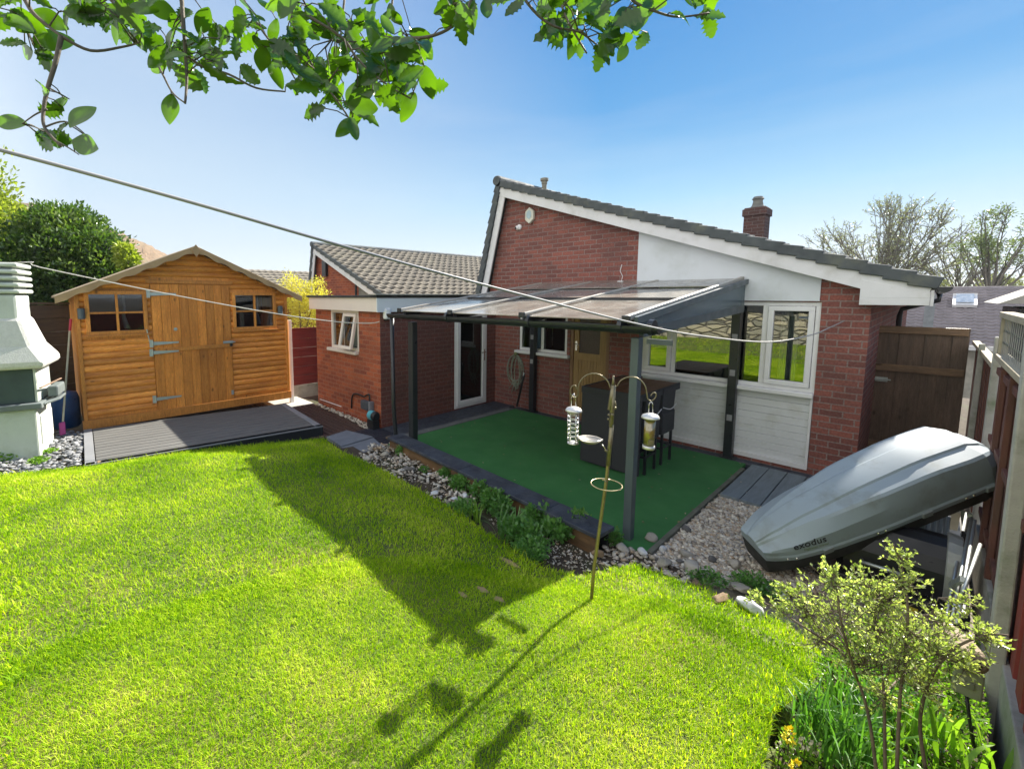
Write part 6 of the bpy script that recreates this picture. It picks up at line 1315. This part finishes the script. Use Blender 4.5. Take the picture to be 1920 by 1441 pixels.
for k, s in enumerate(twigs):
    pts = smooth_path([spt(*p) for p in s], 5); n = len(pts); r0 = .0045 if k in (0, 1, 7, 13) else (.0018 if 2 < k < 7 else .0032); mb.tube(pts, [r0 * (1 - .55 * i / n) for i in range(n)], 7, cap=True); tw_pts += pts
def to_px(p):
    q = np.array((p[0], p[1], p[2] - H)); z = q @ _f; return 826.43 + 829.18 * (q @ _r) / z, 640.2 + 829.18 * (q @ _d) / z
low = [(-60, 75), (60, 78), (90, 55), (150, 70), (210, 110), (260, 118), (300, 150), (345, 190), (400, 165), (430, 130), (480, 165), (540, 185), (600, 220), (660, 250), (720, 225), (775, 190), (800, 165), (815, 120), (850, 80), (885, 68), (930, 40), (985, 48), (1030, 90), (1080, 118), (1110, 128), (1150, 110), (1200, 90), (1250, 60), (1330, 60), (1362, 20), (1375, -60)]
side_leaves = []
for p_ in list(tw_pts):
    for _ in range(2):
        if gh.random() < .42:
            d_ = Vector((gh.gauss(0, 1), gh.gauss(0, .6), gh.gauss(-.3, .7))).normalized(); l_ = gh.uniform(.035, .095); q1 = p_ + d_ * l_ * .5 + Vector((0, 0, .005)); q2 = p_ + d_ * l_ + Vector((0, 0, -.012)); u_, v_ = to_px(q2)
            lim_ = np.interp(u_, [p[0] for p in low], [p[1] for p in low])
            if v_ > lim_ - 34 or u_ > 1345: continue
            mb.tube([p_, q1, q2], [.0016, .0012, .0009], 5); tw_pts += [q1, q2]; side_leaves += [(q2, d_), (q1, d_)] if gh.random() < .5 else [(q2, d_)]
from mathutils import kdtree
kd = kdtree.KDTree(len(tw_pts))
for i_, p_ in enumerate(tw_pts): kd.insert(p_, i_)
kd.balance()
mb_branches = mb; m_hbark = M('holly_bark', (.14, .12, .09), .7, (.09, .08, .06), 30, .6, 120)
low = [(-60, 75), (60, 78), (90, 55), (150, 70), (210, 110), (260, 118), (300, 150), (345, 190), (400, 165), (430, 130), (480, 165), (540, 185), (600, 220), (660, 250), (720, 225), (775, 190), (800, 165), (815, 120), (850, 80), (885, 68), (930, 40), (985, 48), (1030, 90), (1080, 118), (1110, 128), (1150, 110), (1200, 90), (1250, 60), (1330, 60), (1362, 20), (1375, -60)]
lx_, ly_ = [p[0] for p in low], [p[1] for p in low]
leaves = [(75, 165, 200), (130, 185, 330), (35, 232, 185), (95, 205, 160), (128, 225, 10), (155, 232, 80), (105, 245, 150), (128, 262, 30), (165, 275, 20), (118, 285, 40), (150, 215, 300), (140, 292, 25), (100, 250, 200), (62, 238, 170), (160, 222, 60), (182, 284, 12), (320, 205, 95), (376, 155, 70), (780, 120, 150), (800, 150, 80), (820, 162, 0), (770, 200, 110), (1100, 110, 95), (1120, 115, 100), (1170, 95, 115), (1290, 70, 120), (1320, 50, 60), (870, 62, 70), (575, 205, 170), (660, 240, 80), (1115, 40, 170), (1200, 30, 150), (1330, 30, 20), (1310, 20, 300)]
for _ in range(430):
    u = gh.uniform(-120, 1370); lim = np.interp(u, lx_, ly_) - 26
    if 895 < u < 985 and gh.random() < .45: continue
    v = lim - abs(gh.gauss(0, 1)) * 75 if gh.random() < .62 else gh.uniform(-200, lim)
    if v < -220: continue
    if 850 < u < 1380 and gh.random() < .35: continue
    leaves.append((u, v, gh.uniform(-30, 210)))
VV, FF = [], []
for (u, v, ang) in leaves:
    D = gh.uniform(.76, 1.06); c = spt(u, v, D); a = R(ang)
    cr_ = Vector(tuple(_r)); cu = Vector(tuple(-_d)); cf = Vector(tuple(_f))
    d = cr_ * math.cos(a) - cu * math.sin(a) + cf * gh.gauss(0, .35); nn_ = (cf * -1 + cr_ * gh.gauss(0, .55) + cu * gh.gauss(0, .55))
    L_ = gh.uniform(.040, .068); q = c - d.normalized() * L_ / 2
    co_, _i, ds_ = kd.find(q)
    if ds_ > .085 and (u, v, ang) not in leaves[:34]: continue
    if (u, v, ang) in leaves[:34]: q = co_.lerp(q, min(1, .06 / max(ds_, .001)))
    elif ds_ > .03: q = co_.lerp(q, .03 / ds_ if ds_ > .05 else .6)
    mb_branches.tube([co_, (co_ + q) / 2 + Vector((0, 0, .003)), q + d.normalized() * .004], .0011, 5); FF += hol_faces(len(VV)); VV += holly_leaf(q, d, nn_, L_, gh)
for q, d_ in side_leaves:
    cr_ = Vector(tuple(_r)); cu = Vector(tuple(-_d)); cf = Vector(tuple(_f)); d = (d_ + Vector((gh.gauss(0, .5), gh.gauss(0, .5), gh.gauss(-.3, .5)))).normalized(); nn_ = (cf * -1 + cr_ * gh.gauss(0, .7) + cu * gh.gauss(0, .7)); L_ = gh.uniform(.036, .064)
    u_, v_ = to_px(q + d * L_)
    if v_ > np.interp(u_, lx_, ly_) + 6 and v_ > to_px(q)[1]: d.z = abs(d.z)
    FF += hol_faces(len(VV)); VV += holly_leaf(q, d, nn_, L_, gh)
mb_branches.build('branches', m_hbark, hb, smooth=True, fixn=False)
npmesh('leaves', np.array([tuple(p) for p in VV]), np.array(FF), m_hol, hb, smooth=True)
# ================================================================== TREES
def tree_skel(base, h, spread, seed, levels=5, nb=4, r0=.2, up=.5, lean=(0, 0)):
    g = random.Random(seed); segs = []; tips = []
    def grow(p, d, l, r, lv):
        q = p; n = 3; pts = [p]; rs = [r]
        for i in range(n):
            d = (d + Vector((g.gauss(0, .14), g.gauss(0, .14), g.gauss(0, .10))) + Vector((lean[0], lean[1], up * .06))).normalized(); q = q + d * l / n; pts.append(q); rs.append(r * (1 - .4 * (i + 1) / n))
        segs.append((pts, rs, lv)); 
        if lv >= levels - 2: tips.extend(pts[1:])
        if lv == levels: return
        for k in range(nb if lv else nb + 2):
            t = g.uniform(.35, 1) if k else 1; i = min(int(t * n), n - 1); pp = pts[i].lerp(pts[i + 1], t * n - i)
            sp = spread * g.uniform(.6, 1.2); az = g.uniform(0, 6.28); o = d.orthogonal().normalized(); o.rotate(Matrix.Rotation(az, 3, d))
            nd_ = (d * math.cos(sp) + o * math.sin(sp)); nd_.z += up * .25; grow(pp, nd_.normalized(), l * g.uniform(.62, .82), rs[i + 1] * .66, lv + 1)
    grow(Vector(base), Vector((lean[0], lean[1], 1)).normalized(), h * .30, r0, 0); return segs, tips
def bare_tree(base, h, spread, seed, label, mb_, ml, leafn=2, leafs=.12, **k):
    t = thing('bare_tree', tuple(base), label, 'tree', 'trees beyond the houses'); segs, tips = tree_skel(base, h, spread, seed, **k)
    a = MB(); b = MB()
    for pts, rs, lv in segs: (a if lv < 2 else b).tube(pts, rs, 6 if lv < 2 else 3, cap=False)
    a.build('trunk', mb_, t, smooth=True, fixn=False); 
    b.build('branches', mb_, t, smooth=False, fixn=False)
    P = np.array([tuple(p) for p in tips]); P = np.repeat(P, leafn, 0) + rng.normal(0, leafs * .8, (len(P) * leafn, 3)); V, F = leafset(P, rng.normal(size=P.shape), np.full(len(P), leafs), .5); npmesh('crown', V, F, ml, t)
m_hb = M('hazy_bark', (.27, .25, .21), 1, (.22, .20, .17), 2, 0); m_hl = leaf_mat('budding_leaves', [(.20, .22, .10), (.30, .32, .17)], .3)
def fan_tree(name, base, fork, dome, seed, label, mb_, ml, limbs=26, subs=9, tw=7, leafs=.10, leafn=.5, clumps=0, grp='trees beyond the houses'):
    """trunk to a fork, limbs sweeping out to a dome (centre, rx, ry, rz), then branches and twigs"""
    g = random.Random(seed); t = thing(name, tuple(base), label, 'tree', grp); base, fork = Vector(base), Vector(fork); c, rx, ry, rz = Vector(dome[0]), *dome[1:]
    a = MB(); a.tube([base, base.lerp(fork, .5) + Vector((.1, 0, 0)), fork], [.24, .2, .16], 7); b = MB(); lp = []
    for i in range(limbs):
        th = g.uniform(0, 6.28); el = g.uniform(-.15, 1.5); d = Vector((math.cos(th) * math.cos(el) * rx, math.sin(th) * math.cos(el) * ry, math.sin(el) * rz))
        e_ = c + d * g.uniform(.75, .98); m1 = fork.lerp(e_, .35) + Vector((g.gauss(0, .15), g.gauss(0, .15), -.1 * rz)); m2 = fork.lerp(e_, .7) + Vector((g.gauss(0, .15), g.gauss(0, .15), -.03 * rz))
        P = smooth_path([fork, m1, m2, e_], 4); n = len(P); a.tube(P, [.05 * (1 - .8 * k / n) for k in range(n)], 4, cap=False)
        for j in range(subs):
            k = g.randint(int(n * .35), n - 1); p = P[k]; dd = (P[min(k + 1, n - 1)] - P[max(k - 1, 0)]).normalized()
            o = (dd + Vector((g.gauss(0, .55), g.gauss(0, .55), g.gauss(.15, .45)))).normalized(); L_ = g.uniform(.5, 1.1) * rx * .26; q = p + o * L_; q2 = p + o * L_ * .5 + Vector((0, 0, -.04 * L_))
            b.tube([p, q2, q], [.022, .014, .007], 3, cap=False)
            for k2 in range(tw):
                f = g.uniform(.2, 1); r = (p.lerp(q2, f * 2) if f < .5 else q2.lerp(q, f * 2 - 1)); o2 = (o + Vector((g.gauss(0, .6), g.gauss(0, .6), g.gauss(.15, .5)))).normalized(); r2 = r + o2 * g.uniform(.15, .45) * rx * .12
                b.tube([r, r2], [.008, .003], 3, cap=False); lp.append(r2)
    a.build('trunk', mb_, t, fixn=False); b.build('branches', mb_, t, fixn=False)
    P = np.array([tuple(p) for p in g.sample(lp, int(len(lp) * leafn))]); V, F = leafset(P, rng.normal(size=P.shape), np.full(len(P), leafs), .5); 
    if clumps:
        ct = [p for p in lp if p.z > c.z - rz * .4]; B = [(p[0], p[1], p[2], .38, .38, .28) for p in g.sample(ct, clumps)]; foliage('crown', B, clumps * 70, .11, ml, t, .2, .1)
    else: npmesh('crown', V, F, ml, t)
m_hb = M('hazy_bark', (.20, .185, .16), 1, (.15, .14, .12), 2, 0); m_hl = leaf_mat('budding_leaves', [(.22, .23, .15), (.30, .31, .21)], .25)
c = atY(1650, 478, 40); fan_tree('bare_tree', (c.x + .3, 40, -2), (c.x + .3, 40, c.z - 2.2), (tuple(c - Vector((0, 0, .4))), 4.1, 3.4, 3.9), 3, 'wide rounded tree just coming into bud behind the right end of the roof', m_hb, m_hl, limbs=60, subs=14, tw=9, leafn=1.0, leafs=.12)
c = atY(1775, 505, 43); fan_tree('bare_tree', (c.x + .6, 43, -3), (c.x + .6, 43, c.z - 1.6), (tuple(c), 2.2, 2.2, 2.0), 5, 'smaller bare tree between the roof end and the dark evergreen', m_hb, m_hl, limbs=30, subs=12, leafn=.7, leafs=.10)
c = atY(1880, 462, 34); fan_tree('pine_tree', (c.x - .1, 34, -2.5), (c.x - .2, 34, c.z - 2.4), (tuple(c), 1.7, 1.7, 2.0), 8, 'airy dark-limbed tree with leafy clumps at the right edge beyond the roofs', M('dark_hazy_bark', (.16, .15, .13), 1, (.12, .11, .10), 2, 0), leaf_mat('dull_green_needles', [(.12, .16, .08), (.20, .24, .12)], .25), limbs=24, subs=10, clumps=60)
for (u, v, r, lab) in ((1745, 535, .9, 'hazy rounded bush beside the end of the roof gutter'), (1875, 530, 1.0, 'hazy bush at the foot of the airy tree')):
    c = atY(u, v, 38); t = thing('bush', (c.x, 38, -2), lab, 'bush', 'bushes beyond the right-hand roof'); foliage('crown', [(c.x, 38, c.z - .6, r, r, r * .9)], 3500, .14, m_hl, t); MB().tube([(c.x, 38, -2), (c.x, 38, c.z - .6)], [.1, .04], 6).build('trunk', m_hb, t)
# evergreens on the left
m_lau = leaf_mat('laurel_leaves', [(.03, .07, .016), (.07, .13, .03), (.20, .27, .06)], .35, .3, .7, ns=1.5); m_lauy = leaf_mat('yellow_green_leaves', [(.16, .22, .03), (.28, .33, .05), (.38, .40, .09)], .4, .4, .5, ns=1.2)
def left_tree(name, specs, n, size, m, label, trunk, core=None, grp=None, shell=.6):
    cs = [atX(u, v, X) for u, v, r, X in specs]; B = []
    for c, (u, v, r, X) in zip(cs, specs):
        k = abs(X) * .9 / math.cos(R(15)) / 829.18 * r; B.append((c.x, c.y, c.z, k, k, k))
    t = thing(name, (cs[0].x, cs[0].y, -.1), label, 'tree', grp); foliage('crown', B, n, size, m, t, .3, shell)
    MB().tube([(cs[0].x, cs[0].y, -.1), (cs[0].x + .1, cs[0].y, cs[0].z * .5), (cs[0].x, cs[0].y, cs[0].z)], [trunk, trunk * .8, trunk * .4], 8).tube([(cs[0].x, cs[0].y, cs[0].z * .4), (cs[-1].x, cs[-1].y, cs[-1].z)], [trunk * .6, trunk * .2], 8).build('trunk', m_bark, t, smooth=True)
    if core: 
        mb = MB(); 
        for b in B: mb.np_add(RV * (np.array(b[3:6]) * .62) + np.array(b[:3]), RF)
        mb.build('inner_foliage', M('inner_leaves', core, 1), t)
    return t
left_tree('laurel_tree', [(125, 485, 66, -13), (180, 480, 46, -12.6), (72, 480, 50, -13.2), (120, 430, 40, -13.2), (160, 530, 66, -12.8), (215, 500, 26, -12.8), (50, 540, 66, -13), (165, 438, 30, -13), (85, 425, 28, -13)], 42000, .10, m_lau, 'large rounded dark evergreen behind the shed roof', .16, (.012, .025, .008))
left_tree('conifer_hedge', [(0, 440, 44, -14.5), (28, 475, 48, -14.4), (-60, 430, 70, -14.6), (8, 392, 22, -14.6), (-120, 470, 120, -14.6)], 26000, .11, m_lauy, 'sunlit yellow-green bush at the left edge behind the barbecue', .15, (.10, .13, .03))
left_tree('laurel_tree', [(240, 488, 16, -11.6), (232, 470, 12, -11.6)], 900, .09, m_lauy, 'small bright green shoot beside the dark evergreen', .03)
left_tree('yellow_shrub', [(560, 560, 36, -10.8), (590, 545, 26, -10.7), (545, 530, 22, -10.8), (575, 590, 40, -10.9), (610, 570, 24, -10.6), (600, 525, 10, -10.7)], 9000, .045, leaf_mat('golden_shrub_leaves', [(.42, .36, .06), (.58, .50, .12), (.50, .50, .16)], .45, .4, .4), 'golden yellow shrub above the red fence behind the shed', .05, None, None, .3)
# wall and bushes behind the viewer (seen in the window glass)
m_dry, t_, NN, LL_, P_ = newmat('dry_stone')
g_ = NN.new('ShaderNodeNewGeometry'); mpg = NN.new('ShaderNodeMapping'); mpg.inputs['Scale'].default_value = (2.2, 2.2, 6.0); nzw = NN.new('ShaderNodeTexNoise'); nzw.inputs['Scale'].default_value = 1.5; LL_.new(g_.outputs['Position'], nzw.inputs['Vector']); vmm = NN.new('ShaderNodeVectorMath'); vmm.operation = 'MULTIPLY_ADD'; LL_.new(nzw.outputs['Color'], vmm.inputs[0]); vmm.inputs[1].default_value = (.5, .5, .25); LL_.new(g_.outputs['Position'], vmm.inputs[2]); LL_.new(vmm.outputs[0], mpg.inputs[0])
vo = NN.new('ShaderNodeTexVoronoi'); vo.feature = 'F1'; vo.inputs['Scale'].default_value = 1; LL_.new(mpg.outputs[0], vo.inputs['Vector']); ve = NN.new('ShaderNodeTexVoronoi'); ve.feature = 'DISTANCE_TO_EDGE'; ve.inputs['Scale'].default_value = 1; LL_.new(mpg.outputs[0], ve.inputs['Vector'])
sv = NN.new('ShaderNodeSeparateXYZ'); LL_.new(vo.outputs['Color'], sv.inputs[0]); c = mix(t_, sv.outputs[0], (.42, .38, .26), (.20, .20, .15)); c = mix(t_, remap(t_, ve.outputs['Distance'], 0, .09, 1, 0), c, (.05, .045, .04)); LL_.new(c, P_.inputs['Base Color']); P_.inputs['Roughness'].default_value = .95
LL_.new(bumpn(t_, remap(t_, ve.outputs['Distance'], 0, .15), 1, .05), P_.inputs['Normal'])
tag(MB().box(-12, 2.5, -5.0, -4.55, .0, 2.6).build('stone_wall', m_dry), 'rough dry stone retaining wall mirrored in the big window', 'stone wall')
